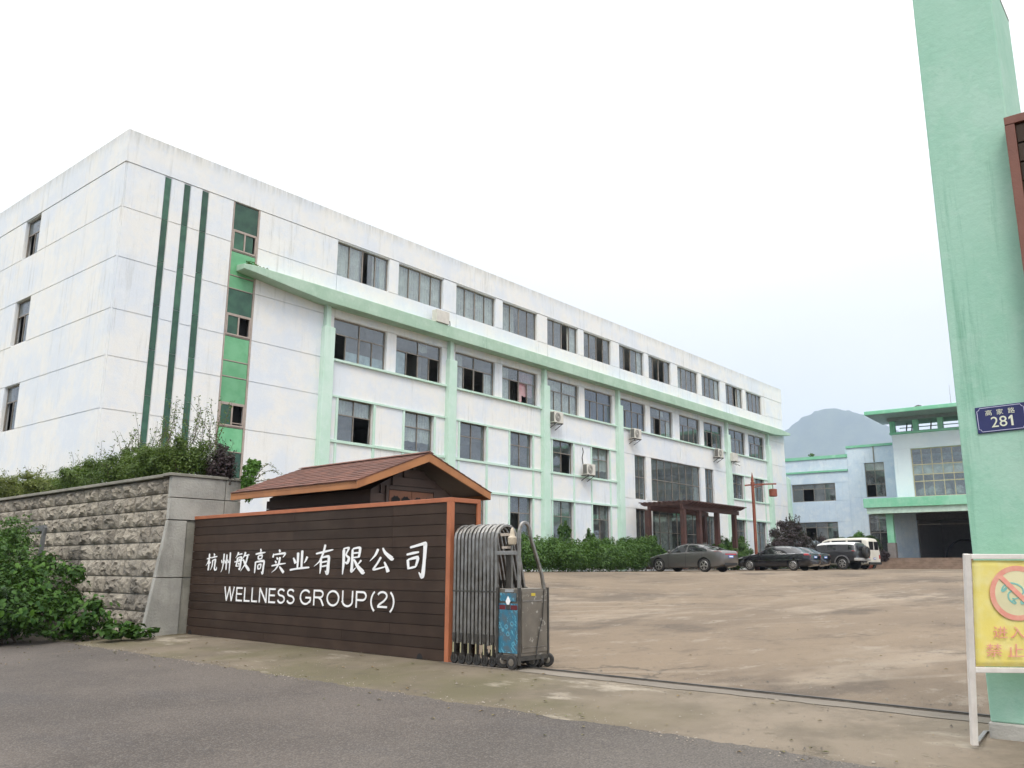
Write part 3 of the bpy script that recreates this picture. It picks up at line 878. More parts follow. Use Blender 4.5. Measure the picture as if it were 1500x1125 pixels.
for j, (x0, x1, nc) in enumerate(ENT):
    ncol = (2, 7, 2)[j]
    window(x0, x1, 5.45, 8.20, ncol, [(5.45, 6.85, ncol), (6.85, 8.20, ncol)], fw=.05)
    ncol = (2, 6, 2)[j]
    w = window(x0, x1, 1.15, 4.85, ncol, [(1.15, 3.5, ncol), (3.5, 4.85, ncol)] if j == 1 else [(1.15, 4.85, ncol)], fw=.05)
    if j == 1: curtain(w, x0 - X0 + 1.2, x0 - X0 + 3.3, 1.3, 4.7, .5, CURT)

# blinds and part-drawn curtains in a scatter of the other windows
rv = random.Random(31)
allw = [o for o in FB.children if o.name.split('.')[0] == 'window']
for (k, x0, x1, z0, z1), i in [(w, i) for grp in (three, two, one) for i, w in enumerate(grp)]:
    if rv.random() < .45 and not (k == 'three' and i in (0, 3, 4, 5, 6)) and not (k == 'two' and i in (0, 1, 5)):
        host = min(allw, key=lambda o: (sum((Vector(c) for c in o.bound_box), Vector()) / 8 - Vector(((x0 + x1) / 2 - X0, .13, (z0 + z1) / 2))).length)
        w_ = (x1 - x0); a = rv.choice((0.03, .5)); hgt = rv.choice((.25, .5, .97)) if k != 'one' else .3
        curtain(host, x0 - X0 + a * w_ + .04, x0 - X0 + (a + rv.choice((.25, .45))) * w_, z1 - hgt * (z1 - z0) + .05, z1 - .05, .27 + .1 * rv.random())

# left end wall windows: small ones with a transom
for (z0, z1) in LW:
    f = MB(); yy0, yy1 = ly0 - YF, ly1 - YF; d0, d1 = .10, .16; zt = z1 - .62; ym = (yy0 + yy1) / 2
    f.box(d0, yy0, z0, d1, yy0 + .05, z1).box(d0, yy1 - .05, z0, d1, yy1, z1).box(d0, yy0 + .05, z0, d1, yy1 - .05, z0 + .05).box(d0, yy0 + .05, z1 - .05, d1, yy1 - .05, z1)
    f.box(d0, yy0 + .05, zt - .025, d1, yy1 - .05, zt + .025).box(d0 - .004, ym - .02, z0 + .05, d1 + .004, ym + .02, zt - .025)
    w = f.build('window', FRAME, FB)
    ubox('pane', GLASS, w, .12, yy0 + .05, zt + .02, .126, yy1 - .05, z1 - .05)
    ubox('pane', GLASS, w, .12, yy0 + .05, z0 + .05, .126, ym - .02, zt - .02)
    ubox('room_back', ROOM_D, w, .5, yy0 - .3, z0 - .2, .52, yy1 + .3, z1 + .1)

# green glazed strip of the stair
sx0, sx1 = 16.76, 17.88
zs = [(13.97, 15.07, 'd'), (13.12, 13.95, 'w'), (12.14, 13.10, 'l'), (11.62, 12.12, 'l'), (10.62, 11.60, 'd'), (9.76, 10.60, 'w'), (8.80, 9.74, 'l'), (8.19, 8.78, 'l'), (7.20, 8.17, 'l'), (6.30, 7.18, 'w'), (5.38, 6.28, 'l'), (4.2, 5.36, 'd'), (3.3, 4.18, 'd'), (2.3, 3.28, 'l'), (1.0, 2.28, 'd')]
strip = MB(SH)
strip.box(sx0 - .02, YF - .03, .9, sx0 + .03, YF + .05, 15.09).box(sx1 - .03, YF - .03, .9, sx1 + .05, YF + .05, 15.09)
for z0, z1, k in zs:
    strip.box(sx0 + .03, YF - .005, z0 - .022, sx1 - .03, YF + .05, z0 + .012)
sf = strip.build('glazed_strip_frame', FRAME_P, FB)
for n_, (z0, z1, k) in enumerate(zs):
    if k == 'w':
        op = n_ in (5, 9)
        f = MB(SH); xm = (sx0 + sx1) / 2; b = .055
        f.box(sx0 + .04, YF - .03, z0 + .02, sx0 + .04 + b, YF + .03, z1 - .01).box(sx1 - .04 - b, YF - .03, z0 + .02, sx1 - .04, YF + .03, z1 - .01)
        f.box(sx0 + .04 + b, YF - .03, z0 + .02, sx1 - .04 - b, YF + .03, z0 + .02 + b).box(sx0 + .04 + b, YF - .03, z1 - .01 - b, sx1 - .04 - b, YF + .03, z1 - .01)
        f.box(xm - b / 2, YF - .034, z0 + .02 + b, xm + b / 2, YF + .034, z1 - .01 - b)
        if n_ == 9: f.box(xm + b, YF - .02, z0 + .14, sx1 - .1, YF + .02, z0 + .17)
        w = f.build('window', FRAME_P, FB)
        ubox('pane', DKGREEN, w, sx0 + .04 + b - X0, 0.0, z0 + .07, xm - b / 2 - X0, .008, z1 - .06)
        if not op: ubox('pane', DKGREEN, w, xm + b / 2 - X0, 0.012, z0 + .07, sx1 - .04 - b - .08 - X0, .02, z1 - .06)
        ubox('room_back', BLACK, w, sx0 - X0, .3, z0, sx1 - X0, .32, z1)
    else:
        fbox('spandrel_panel', DKGREEN if k == 'd' else LTGREEN, sx0 + .035, YF, z0 + .014, sx1 - .035, YF + .03, z1 - .024)

# projecting ledge with tapered ends
P = 0.62
led = MB(SH)
def ledge_sec(x, z_top, z_bot, proj):
    return [(x, YF + .0, z_bot), (x, YF - proj, z_bot), (x, YF - proj, z_top), (x, YF, z_top + .06)]
secs = [(17.06, 12.52, 12.32, .55), (17.5, 12.54, 12.27, P), (19.0, 12.55, 12.12, P), (20.9, 12.56, 11.96, P), (45.0, 12.56, 11.96, P), (66.4, 12.56, 11.96, P), (68.2, 12.54, 12.10, P), (70.15, 12.50, 12.32, .5)]
rings = [ledge_sec(*s_) for s_ in secs]
vs = [p for r in rings for p in r]
fs = []
for i in range(len(rings) - 1):
    for k in range(4):
        fs.append((i * 4 + k, i * 4 + (k + 1) % 4, (i + 1) * 4 + (k + 1) % 4, (i + 1) * 4 + k))
fs.append((3, 2, 1, 0)); fs.append(tuple(range(len(vs) - 4, len(vs))))
led.add(vs, [tuple(reversed(f)) for f in fs])
led.build('ledge', MINT, FB, bevel=0.02)
# pilasters, stepped below the ledge
for c in PIL:
    MB(SH).box(c - .20, YF - .30, -0.4, c + .33, YF, 11.05).build('pilaster', MINT2, FB, bevel=0.03)
    MB(SH).box(c - .13, YF - .26, 11.05, c + .10, YF, 12.0).build('pilaster', MINT2, FB, bevel=0.02)
# mint sill ledges and trim strips
tr = lambda x0, z0, x1, z1, pr=.05: fbox('trim_strip', MINT2, x0, YF - .03 - pr, z0, x1, YF - .03, z1)
for i in range(6):
    c = cs[i]
    hi = c + BAY - .21 if i not in (3,) else c + BAY + .2
    lo = c + .34 if i != 4 else c + .2
    fbox('sill', MINT2, lo, YF - .14, 9.70, hi, YF - .03, 9.79)
    if i in (3, 4): continue
    p0, p1, q0, q1 = c + .84, c + 2.77, c + 4.64, c + 6.50
    tr(c + .34, 8.17, c + 7.24, 8.25, .06); tr(c + .34, 6.27, c + 7.24, 6.38, .07); tr(c + .34, 4.82, c + 7.24, 4.92, .06)
    for xa, xb in ((p0 - .11, p0), (p1, p1 + .13), (q0 - .11, q0), (q1, q1 + .13)):
        tr(xa, 1.6, xb, 4.815, .04); tr(xa, 4.925, xb, 6.265, .04); tr(xa, 6.385, xb, 8.165, .04)
# small weeds that took root on the ledge end come with the foliage below

# ------------------------------------------------------------------ sign wall of brown planks with white lettering
SW = thing('sign_wall', 'brown plank clad gate wall with orange trim and white company lettering', 'sign wall', tuple(SB), SROT)
LEN, HT, TH = 7.0, 2.135, 0.55
MB().box(.03, 0.03, 0, TH - .03, LEN, HT - .06).build('wall', WOODDK, SW)
rng = random.Random(11)
ncourse = 14
ch = (HT - 0.055) / ncourse
for k in range(ncourse):
    z0 = 0.0 + k * ch + .004; z1 = z0 + ch - .009
    cuts = [0.055] + sorted(rng.sample([1.2, 2.3, 3.1, 3.7, 4.4, 5.2, 6.1], rng.choice((1, 2)))) + [LEN]
    for a, b in zip(cuts, cuts[1:]):
        ubox('plank', PLANK, SW, -.002 * rng.random(), a + .002, z0, .03, b - .002, z1)
    ubox('plank', PLANK, SW, .055, .004, z0, TH - .055, .03, z1)
trim = MB()
trim.box(-.018, -.02, HT - .055, .045, LEN, HT + .005)                       # top rail along the face
trim.box(TH - .05, -.02, HT - .055, TH + .012, LEN, HT + .005)
trim.box(.045, -.02, HT - .055, TH - .05, .045, HT + .005)
trim.build('top_rail', ORANGE, SW, bevel=.004)
MB().box(.0, .045, HT - .06, TH, LEN, HT - .012).build('coping_board', WOODDK, SW)
MB().box(-.02, -.022, 0, .055, .056, HT - .056).build('corner_post', ORANGE, SW, bevel=.004)
MB().box(TH - .055, -.022, 0, TH + .014, .04, HT - .056).build('corner_post', ORANGE, SW, bevel=.004)
for a in (0.55, 6.86):
    b = MB(); pr = [(-.004, a + .06 * math.cos(t), .075 * math.sin(t)) for t in [i * math.pi / 8 for i in range(9)]]
    b.prism(pr, (.006, 0, 0)); b.build('weep_hole', BLACK, SW)

# brush lettering: every stroke is a tapering ribbon laid on the planks
def ribbon(mb, pts, x0, z0, s, lift, thick=.006):
    """pts: (x, y, width) in a 100 x 100 cell; local y runs to the left, so x is mirrored."""
    P = [Vector((p[0], p[1], p[2])) for p in pts]
    if len(P) == 2: P = [P[0], (P[0] + P[1]) / 2 + Vector((0, 0, .6)), P[1]]
    dense = []
    for i in range(len(P) - 1):
        p0 = P[max(i - 1, 0)]; p1 = P[i]; p2 = P[i + 1]; p3 = P[min(i + 2, len(P) - 1)]
        ang = 0
        for q in range(6):
            t = q / 6
            tt = 0.35
            m1 = (p2 - p0) * tt; m2 = (p3 - p1) * tt
            dense.append((2 * t**3 - 3 * t**2 + 1) * p1 + (t**3 - 2 * t**2 + t) * m1 + (-2 * t**3 + 3 * t**2) * p2 + (t**3 - t**2) * m2)
    dense.append(P[-1])
    n = len(dense); L = []; R = []
    for i, p in enumerate(dense):
        d = dense[min(i + 1, n - 1)] - dense[max(i - 1, 0)]; d = Vector((d.x, d.y)); d = d.normalized() if d.length else Vector((1, 0))
        nx, ny = -d.y, d.x
        # a slanted brush: down and right-falling strokes come out broader
        w = p.z * .5 * (0.96 + 0.55 * abs(nx * .9 + ny * .35))
        if i == 0: w *= .55
        if i == n - 1: w *= .5
        L.append((p.x + nx * w, p.y + ny * w)); R.append((p.x - nx * w, p.y - ny * w))
    vs = []; fs = []
    for (lx, ly), (rx, ry) in zip(L, R):
        for X in (-.006 - lift, -.002 - lift - thick):
            vs.append((X, x0 - lx * s[0], z0 + ly * s[1])); vs.append((X, x0 - rx * s[0], z0 + ry * s[1]))
    for i in range(n - 1):
        a = i * 4; b = a + 4
        fs += [(a + 2, b + 2, b + 3, a + 3), (a, a + 1, b + 1, b), (a, b, b + 2, a + 2), (a + 1, a + 3, b + 3, b + 1)]
    fs += [(0, 2, 3, 1), (4 * n - 4, 4 * n - 3, 4 * n - 1, 4 * n - 2)]
    mb.add(vs, fs)

G = {
 'hang': [[(6,68,6),(26,72,8),(44,77,5)],[(27,98,8),(27,55,9),(26,8,8),(17,14,2)],[(26,66,7),(17,46,6),(2,30,1.5)],[(29,56,4),(40,43,8)],[(66,98,4),(74,86,9)],[(46,73,5),(70,78,8),(98,81,5)],[(61,62,8),(59,35,7),(52,16,5),(42,4,1.5)],[(61,60,6),(83,64,9),(83,50,9),(80,18,8),(86,7,9),(97,9,7),(99,24,2)]],
 'zhou': [[(27,94,9),(25,50,8),(19,20,6),(6,0,1.5)],[(6,62,4),(13,47,8)],[(37,62,4),(45,45,9)],[(55,90,9),(55,20,8),(53,12,3)],[(66,64,4),(74,47,9)],[(87,100,9),(88,50,9),(87,-6,3)]],
 'min': [[(22,100,8),(15,84,6),(3,68,1.5)],[(17,86,5),(48,91,7)],[(18,70,8),(14,42,7),(11,26,6),(22,25,5),(42,29,4)],[(18,69,5),(43,73,8),(41,45,8),(36,8,8),(27,13,2)],[(-2,47,6),(28,52,7),(56,57,4)],[(28,65,4),(33,56,7)],[(26,43,4),(31,33,7)],[(71,100,9),(64,80,7),(50,62,2)],[(66,80,5),(97,85,7)],[(87,81,8),(76,40,8),(44,-2,2)],[(58,62,5),(76,32,9),(101,5,11),(107,7,2)]],
 'gao': [[(49,102,5),(56,90,9)],[(12,80,6),(50,84,8),(90,87,4)],[(35,73,7),(36,58,6)],[(35,73,5),(66,75,7),(62,60,6)],[(38,59,5),(62,61,5)],[(17,49,8),(15,10,7),(14,0,2)],[(17,47,6),(82,51,9),(82,30,9),(78,0,9),(66,8,2)],[(37,34,7),(39,17,6)],[(37,35,5),(62,37,7),(58,20,6)],[(40,18,5),(59,20,5)]],
 'shi': [[(49,103,5),(56,91,9)],[(15,84,5),(10,66,8)],[(15,79,6),(88,85,9),(76,66,3)],[(35,66,4),(45,57,8)],[(26,50,4),(37,41,8)],[(5,27,6),(50,34,8),(97,39,4)],[(59,68,9),(52,36,8),(34,13,6),(8,-4,1.5)],[(58,24,5),(72,11,9),(88,-4,10)]],
 'ye': [[(37,90,10),(38,50,9),(37,13,6)],[(62,100,10),(62,50,9),(62,16,8)],[(10,65,5),(26,38,11)],[(95,70,10),(85,50,7),(76,39,2)],[(-8,6,9),(30,12,8),(70,16,9),(110,19,7)]],
 'you': [[(4,73,6),(50,80,8),(102,88,5)],[(57,108,9),(46,74,8),(26,43,6),(-4,24,1.5)],[(35,57,9),(36,24,8),(33,-4,3)],[(36,57,6),(78,62,9),(78,30,11),(75,-2,11),(61,8,2)],[(40,40,5),(71,44,6)],[(40,24,5),(71,28,6)]],
 'xian': [[(8,95,5),(34,98,7),(22,72,5),(36,58,8),(29,39,9),(17,44,2)],[(11,93,9),(12,40,8),(9,-6,3)],[(52,94,6),(85,97,8),(81,60,7)],[(52,93,7),(52,30,8),(51,6,8),(70,22,2)],[(54,77,5),(80,79,5)],[(54,60,5),(82,62,5)],[(94,50,7),(82,37,5),(72,31,2)],[(60,54,5),(78,27,9),(104,3,12),(110,6,2)]],
 'gong': [[(37,94,9),(24,68,8),(-2,42,1.5)],[(58,98,5),(72,76,9),(104,52,13),(110,55,2)],[(52,60,8),(36,34,7),(18,8,8),(48,13,7),(82,22,4)],[(68,40,5),(81,14,9),(88,-3,11)]],
 'si': [[(22,88,7),(60,95,8),(90,100,10),(94,94,12),(91,45,10),(84,-6,12),(66,8,2)],[(6,65,6),(40,70,8),(66,73,5)],[(13,49,8),(18,17,7)],[(13,48,6),(60,55,10),(52,26,7)],[(19,20,6),(54,26,6)]],
}
place = [('hang', 6.46, 6.05, 1.13, 1.45), ('zhou', 5.93, 5.57, 1.11, 1.46), ('min', 5.45, 4.97, 1.14, 1.46), ('gao', 4.84, 4.45, 1.10, 1.50), ('shi', 4.30, 3.85, 1.13, 1.48),
         ('ye', 3.70, 3.24, 1.14, 1.47), ('you', 3.06, 2.60, 1.12, 1.52), ('xian', 2.38, 1.85, 1.12, 1.50), ('gong', 1.68, 1.20, 1.15, 1.49), ('si', 0.90, 0.46, 1.11, 1.53)]
for nm, xl, xr, zb, zt in place:
    mb = MB(); lift = 0.0
    for st in G[nm]:
        ribbon(mb, st, xl, zb, ((xl - xr) / 100, (zt - zb) / 100), lift); lift += .0007
    mb.build('brush_character', LETTER, SW)

def text_mesh(body, extrude=0.012, shear=0.0):
    cu = bpy.data.curves.new('lettering', 'FONT'); cu.body = body; cu.size = 1.0; cu.extrude = extrude; cu.resolution_u = 5; cu.shear = shear
    o = bpy.data.objects.new('lettering', cu); col.objects.link(o)
    bpy.context.view_layer.update()
    me = bpy.data.meshes.new_from_object(o.evaluated_get(bpy.context.evaluated_depsgraph_get()))
    bpy.data.objects.remove(o); bpy.data.curves.remove(cu)
    return me
def letter(body, m, parent, place_fn, x0, x1, y0, y1, depth=.008, mirror=False, name='letter', thicken=0.0):
    """one glyph scaled into the cell x0..x1, y0..y1 of a face; place_fn maps (x, y, out) to local space."""
    me = text_mesh(body)
    co = np.empty(len(me.vertices) * 3, np.float32); me.vertices.foreach_get('co', co); co = co.reshape(-1, 3)
    mn, mx = co.min(0), co.max(0); sp = np.maximum(mx - mn, 1e-6)
    V = (co - mn) / sp
    out = []
    for u, v, w in V:
        if mirror: u = 1 - u
        out.append(place_fn(x0 + u * (x1 - x0), y0 + v * (y1 - y0), w * depth))
    me.vertices.foreach_set('co', np.array(out, np.float32).ravel()); me.update()
    me.materials.clear(); me.materials.append(m)
    me.name = name
    return link(name, me, parent)
def arc(cx, cy, rx, ry, a0, a1, n=10):
    return [(cx + rx * math.cos(math.radians(a0 + (a1 - a0) * i / n)), cy + ry * math.sin(math.radians(a0 + (a1 - a0) * i / n))) for i in range(n + 1)]
K = .062                        # half the stroke, in units of the cap height
SANS = {                        # width, strokes (cap height 1)
 'W': (1.22, [[(.06, 1), (.33, 0)], [(.33, 0), (.61, 1)], [(.61, 1), (.89, 0)], [(.89, 0), (1.16, 1)]]),
 'E': (.72, [[(K, 0), (K, 1)], [(K, K), (.70, K)], [(K, .52), (.64, .52)], [(K, 1 - K), (.69, 1 - K)]]),
 'L': (.64, [[(K, 0), (K, 1)], [(K, K), (.63, K)]]),
 'N': (.82, [[(K, 0), (K, 1)], [(K, .97), (.82 - K, .03)], [(.82 - K, 0), (.82 - K, 1)]]),
 'S': (.76, [arc(.38, .735, .30, .205, 25, 180, 9) + arc(.39, .72, .31, .19, 190, 262, 5) + arc(.37, .29, .335, .235, 78, -90, 10) + arc(.37, .29, .315, .235, -95, -165, 6)]),
 'G': (.92, [arc(.47, .5, .405, .44, 42, 318, 20) + [(.80, .20), (.86, .30), (.86, .48)], [(.48, .47), (.90, .47)]]),
 'R': (.84, [[(K, 0), (K, 1)], [(K, 1 - K), (.48, 1 - K)] + arc(.50, .725, .24, .213, 85, -90, 9) + [(K, .512)], [(.44, .50), (.60, .38), (.80, 0)]]),
 'O': (.98, [arc(.49, .5, .425, .44, 90, 450, 28)]),
 'U': (.82, [[(K, 1), (K, .36)] + arc(.41, .36, .41 - K, .30, 180, 360, 12) + [(.82 - K, 1)]]),
 'P': (.78, [[(K, 0), (K, 1)], [(K, 1 - K), (.46, 1 - K)] + arc(.48, .70, .235, .238, 85, -90, 9) + [(K, .462)]]),
 '(': (.30, [arc(.62, .36, .52, .72, 128, 232, 12)]),
 ')': (.30, [arc(-.32, .36, .52, .72, 52, -52, 12)]),
 '2': (.66, [arc(.33, .70, .265, .24, 165, -10, 10) + [(.56, .58), (.42, .40), (.16, .20), (.075, .09)], [(.05, K), (.62, K)]]),
}
def sans(chars, xl, xr, zb, zt, gap):
    H = zt - zb; tot = sum(SANS[c][0] for c in chars) + gap * (len(chars) - 1); sx = (xl - xr) / tot; x = xl
    for c in chars:
        w, strokes = SANS[c]; b = MB(); lift = 0.0
        for st in strokes:
            n = len(st); Pq = [Vector((q[0] * sx, q[1] * H)) for q in st]; closed = (Pq[0] - Pq[-1]).length < 1e-4
            hw = K * H * .98; A = []; B = []
            for i, q in enumerate(Pq):
                i0, i1 = max(i - 1, 0), min(i + 1, n - 1)
                if closed and i in (0, n - 1): i0, i1 = n - 2, 1
                d = (Pq[i1] - Pq[i0]).normalized(); nn = Vector((-d.y, d.x))
                m = 1.0
                if 0 < i < n - 1:
                    d1 = (q - Pq[i - 1]).normalized(); m = 1 / max(.5, abs(d.dot(d1)))
                A.append(q + nn * hw * m); B.append(q - nn * hw * m)
            vs = []; fs = []
            for a_, b_ in zip(A, B):
                for X in (-.004 - lift, -.011 - lift):
                    vs.append((X, x - a_.x, zb + a_.y)); vs.append((X, x - b_.x, zb + b_.y))
            for i in range(n - 1):
                p, q = i * 4, i * 4 + 4
                fs += [(p + 2, q + 2, q + 3, p + 3), (p, p + 1, q + 1, q), (p, q, q + 2, p + 2), (p + 1, p + 3, q + 3, q + 1)]
            if not closed: fs += [(0, 2, 3, 1), (4 * n - 4, 4 * n - 3, 4 * n - 1, 4 * n - 2)]
            b.add(vs, fs); lift += .0006
        b.build('letter', LETTER, SW)
        x -= (w + gap) * sx
sans('WELLNESS', 5.74, 3.56, 0.625, 0.865, .17)
sans('GROUP', 3.42, 1.72, 0.625, 0.865, .16)
sans('(2)', 1.66, 1.08, 0.640, 0.875, .14)

# ------------------------------------------------------------------ retractable gate folded against the sign wall
GT = thing('retractable_gate', 'folded stainless steel retractable gate on its track with boxy drive head', 'gate', tuple(SB), SROT)
def arch_pts(a, n0=0.0, wide=.36, foot=.55, zt=1.755, zb=.26, lean=.0):
    pts = [(n0, a, zb), (n0, a, zt - .17)]
    for i in range(1, 8):
        t = math.pi * i / 8
        pts.append((n0 + wide / 2 - wide / 2 * math.cos(t), a, zt - .17 + .17 * math.sin(t)))
    pts += [(n0 + wide, a, zt - .17), (n0 + wide + .10, a, 1.22), (n0 + foot, a, .86), (n0 + foot + .01, a, zb)]
    return pts
arch_m = None
for k in range(12):
    a = -.115 - k * .068
    if arch_m is None:
        o = MB().bar(arch_pts(0), .036, .044, up=(0, 1, 0)).build('arch_tube', STEEL, GT, bevel=.006); arch_m = o
    else:
        o = arch_m.copy(); col.objects.link(o)
    o.location = (0.0, a, -.01 * (k % 2))
for z in (.91,):
    MB().box(-.022, -.88, z - .010, -.016, -.09, z + .010).build('link_rod', DARKMETAL, GT)
    MB().box(.30, -.88, z - .010, .306, -.09, z + .010).build('link_rod', DARKMETAL, GT)
# scissor links between the arches, seen dark in the gaps
sc_ = MB()
for k in range(11):
    a = -.115 - k * .068
    for z0, z1 in ((.35, .8), (.8, 1.3)):
        sc_.bar([(.02, a, z0), (.02, a - .068, z1)], .012, .03, up=(1, 0, 0)); sc_.bar([(.035, a - .068, z0), (.035, a, z1)], .012, .03, up=(1, 0, 0))
        sc_.bar([(.46, a, z0 - .1), (.46, a - .068, z1 - .25)], .012, .03, up=(1, 0, 0))
sc_.build('scissor_link', DARKMETAL, GT, kind='stuff')
leg0 = None
def make_leg(parent, x, a, side):
    b = MB(); b.box(-.02, -.018, .10, .02, .018, .34); b.prism([(-.028, 0, .30), (-.028, 0, .385), (.0, 0, .40), (.028, 0, .385), (.028, 0, .30)], (0, .03, 0)) if False else b.box(-.026, -.026, .29, .026, .026, .385)
    b.box(-.03, -.024, .045, .03, -.017, .14); b.box(-.03, .017, .045, .03, .024, .14)
    l = b.build('caster_leg', DARKMETAL, parent, bevel=.004)
    MB().box(-.027, -.007, .14, -.0205, .007, .265).build('reflector', YELLOWBIT, l)
    w = MB().lathe([(.018, -.016), (.056, -.016), (.062, -.009), (.062, .009), (.056, .016), (.018, .016)], (0, 0, .062), 'y' if False else 'x', 20).build('wheel', RUBBER, l, smooth=True)
    h = MB().lathe([(.004, -.022), (.03, -.019), (.03, .019), (.004, .022)], (0, 0, .062), 'x', 14)
    return l
for k in range(6):
    a = -.135 - k * .137
    for x in (-.015, .56):
        if leg0 is None:
            leg0 = make_leg(GT, x, a, 1); o = leg0
        else:
            o = copy_tree(leg0, GT)
        o.location = (x, a, 0)
# drive head
MB().box(.0, -1.265, .15, .52, -.90, .955).build('drive_box', STEEL_D, GT, bevel=.008)
MB().box(-.012, -1.235, .185, -.001, -.915, .775).build('film_panel', FILM, GT)
MB().box(-.014, -1.205, .80, -.001, -.935, .90).build('film_panel', FILM, GT)
MB().box(-.013, -1.225, .70, -.0005, -1.115, .755).build('red_panel', mat('dark_red_film', (0.13, 0.012, 0.016), .35), GT)
MB().box(-.0135, -1.03, .70, -.0005, -.925, .755).build('red_panel', MATS['dark_red_film'], GT)
MB().box(-.02, -1.11, .70, -.001, -1.04, .765).build('display_boss', DARKMETAL, GT, bevel=.01)
MB().prism([(-.018, -1.075, .73), (-.018, -1.115, .80), (-.018, -1.075, .865), (-.018, -1.035, .80)], (.004, 0, 0)).build('paper_tag', LETTER, GT)
MB().box(-.013, -1.16, .91, -.001, -1.02, .945).build('name_plate', mat('brushed_plate', (.42, .44, .45), .4, metal=.4), GT)
MB().box(.02, -1.274, .19, .50, -1.266, .93).build('end_panel', STEEL_D, GT, bevel=.004)
MB().box(.03, -1.279, .80, .48, -1.2745, .815).build('end_panel_rib', STEEL, GT)
MB().box(.03, -1.279, .25, .48, -1.2745, .262).build('end_panel_rib', STEEL, GT)
MB().box(.19, -1.277, .865, .27, -1.2745, .90).build('yellow_sticker', mat('yellow_sticker', (.55, .42, .05), .5), GT)
MB().tube([(.43, -1.282, .93), (.40, -1.284, .6), (.33, -1.284, .42), (.27, -1.282, .13)], .006, 6).build('cable', RUBBER, GT)
fr_ = MB()
for x, a in ((-.018, -.90), (-.018, -1.265), (.52, -1.265), (.52, -.9)):
    fr_.box(x - .016, a - .016, .05 if (x < 0 and a < -1) else .1, x + .016, a + .016, .965)
fr_.box(-.02, -1.28, .10, .535, -.885, .15)
fr_.build('head_frame', DARKMETAL, GT, bevel=.003)
hp = [(-.018, -1.255, .95)] + [(p[0] - .0, -1.255, p[2]) for p in arch_pts(0, 0, .20, .50, 1.765)[1:9]] + [(.20, -1.255, 1.60), (.28, -1.255, 1.50), (.40, -1.255, 1.18), (.46, -1.255, 1.03), (.47, -1.255, .95)]
hp = [(-.012, -1.255, .95), (-.012, -1.255, 1.62)] + [(.09 - .102 * math.cos(math.pi * i / 10), -1.255, 1.62 + .145 * math.sin(math.pi * i / 10)) for i in range(1, 10)] + [(.20, -1.255, 1.60), (.30, -1.255, 1.38), (.42, -1.255, 1.12), (.455, -1.255, .955)]
MB().bar(hp, .042, .036, up=(0, 1, 0)).build('head_arch', STEEL, GT, bevel=.008)
MB().box(.435, -1.275, .94, .475, -1.235, 1.02).build('arch_joint', STEEL, GT, bevel=.006)
MB().box(-.02, -1.255, 1.365, .0, -.87, 1.415).build('cross_bar', STEEL, GT, bevel=.004)
MB().box(.10, -1.0, .955, .15, -.93, 1.50).build('mast_panel', DARKMETAL, GT)
MB().tube([(.03, -1.10, .95), (.03, -1.10, 1.50)], .011, 8).build('mast', STEEL, GT)
MB().lathe([(.0, 1.49), (.048, 1.495), (.056, 1.53), (.056, 1.58), (.035, 1.60), (.03, 1.64), (.022, 1.68), (.012, 1.70), (.0, 1.705)], (.03, -1.10, 0), 'z', 18).build('warning_lamp', BEIGE, GT, smooth=True)
MB().bar([(.06, -.90, 1.62), (.06, -1.03, 1.62)], .07, .035).build('junction_box', ACPAN, GT)
MB().bar([(.06, -.92, 1.46), (.06, -1.02, 1.46)], .06, .03).build('junction_box', ACPAN, GT)
def wheel_big(x, a, r=.085, w=.05, turn=0):
    o = MB().lathe([(.02, -w / 2), (r * .9, -w / 2), (r, -w * .3), (r, w * .3), (r * .9, w / 2), (.02, w / 2)], (0, 0, 0), 'x', 22).build('wheel', RUBBER, GT, smooth=True)
    o.location = (x, a, r); o.rotation_euler = (0, 0, turn)
    MB().lathe([(.004, -w / 2 - .008), (r * .5, -w / 2 - .004), (r * .5, w / 2 + .004), (.004, w / 2 + .008)], (0, 0, 0), 'x', 14).build('hub', STEEL_D, o, smooth=True)
wheel_big(-.035, -1.17); wheel_big(.03, -.96, .095, .07, .8); wheel_big(.30, -1.20, .08, .05, .5); wheel_big(.40, -1.22, .075, .05); wheel_big(.53, -1.25, .085, .045, .35)
wheel_big(.50, -.98)

# rail on which the gate runs
RAIL = thing('gate_rail', 'dark steel gate rail set in the concrete across the entrance', 'rail', tuple(SB), SROT)
MB().box(.215, -9.0, .0, .255, .05, .018).build('rail_head', DARKMETAL, RAIL)
MB().box(.20, -9.0, -.005, .275, .05, .0075).build('rail_bed', mat('rusty_bed', (.075, .062, .05), .9, (.12, .1, .08), 6), RAIL)

# ------------------------------------------------------------------ guard hut behind the sign wall
HA0, HA1, NR, ZR, ZE, NE0, NE1 = 2.2, 5.95, 1.59, 3.10, 2.53, 0.10, 3.09
HUT = thing('guard_hut', 'brown timber guard hut with red brown shingled gable roof behind the sign wall', 'hut', tuple(S(NR, 4.1, 0.03)), SROT)
ox, oa = NR, 4.1
def hb(mb, n0, a0, z0, n1, a1, z1): return mb.box(n0 - ox, a0 - oa, z0 - .03, n1 - ox, a1 - oa, z1 - .03)
wn0, wn1, wa0, wa1 = .66, 2.55, 2.58, 5.62
hw = MB(); hb(hw, wn0 + .03, wa0 + .03, 0.03, wn1 - .03, wa1 - .03, 2.45)
hw.prism([(wn0 + .03 - ox, wa0 + .03 - oa, 2.42), (wn1 - .03 - ox, wa0 + .03 - oa, 2.42), (NR - ox, wa0 + .03 - oa, 2.90)], (0, wa1 - wa0 - .06, 0))
hw.build('wall', WOODDK, HUT)
z = .05; rr = random.Random(3)
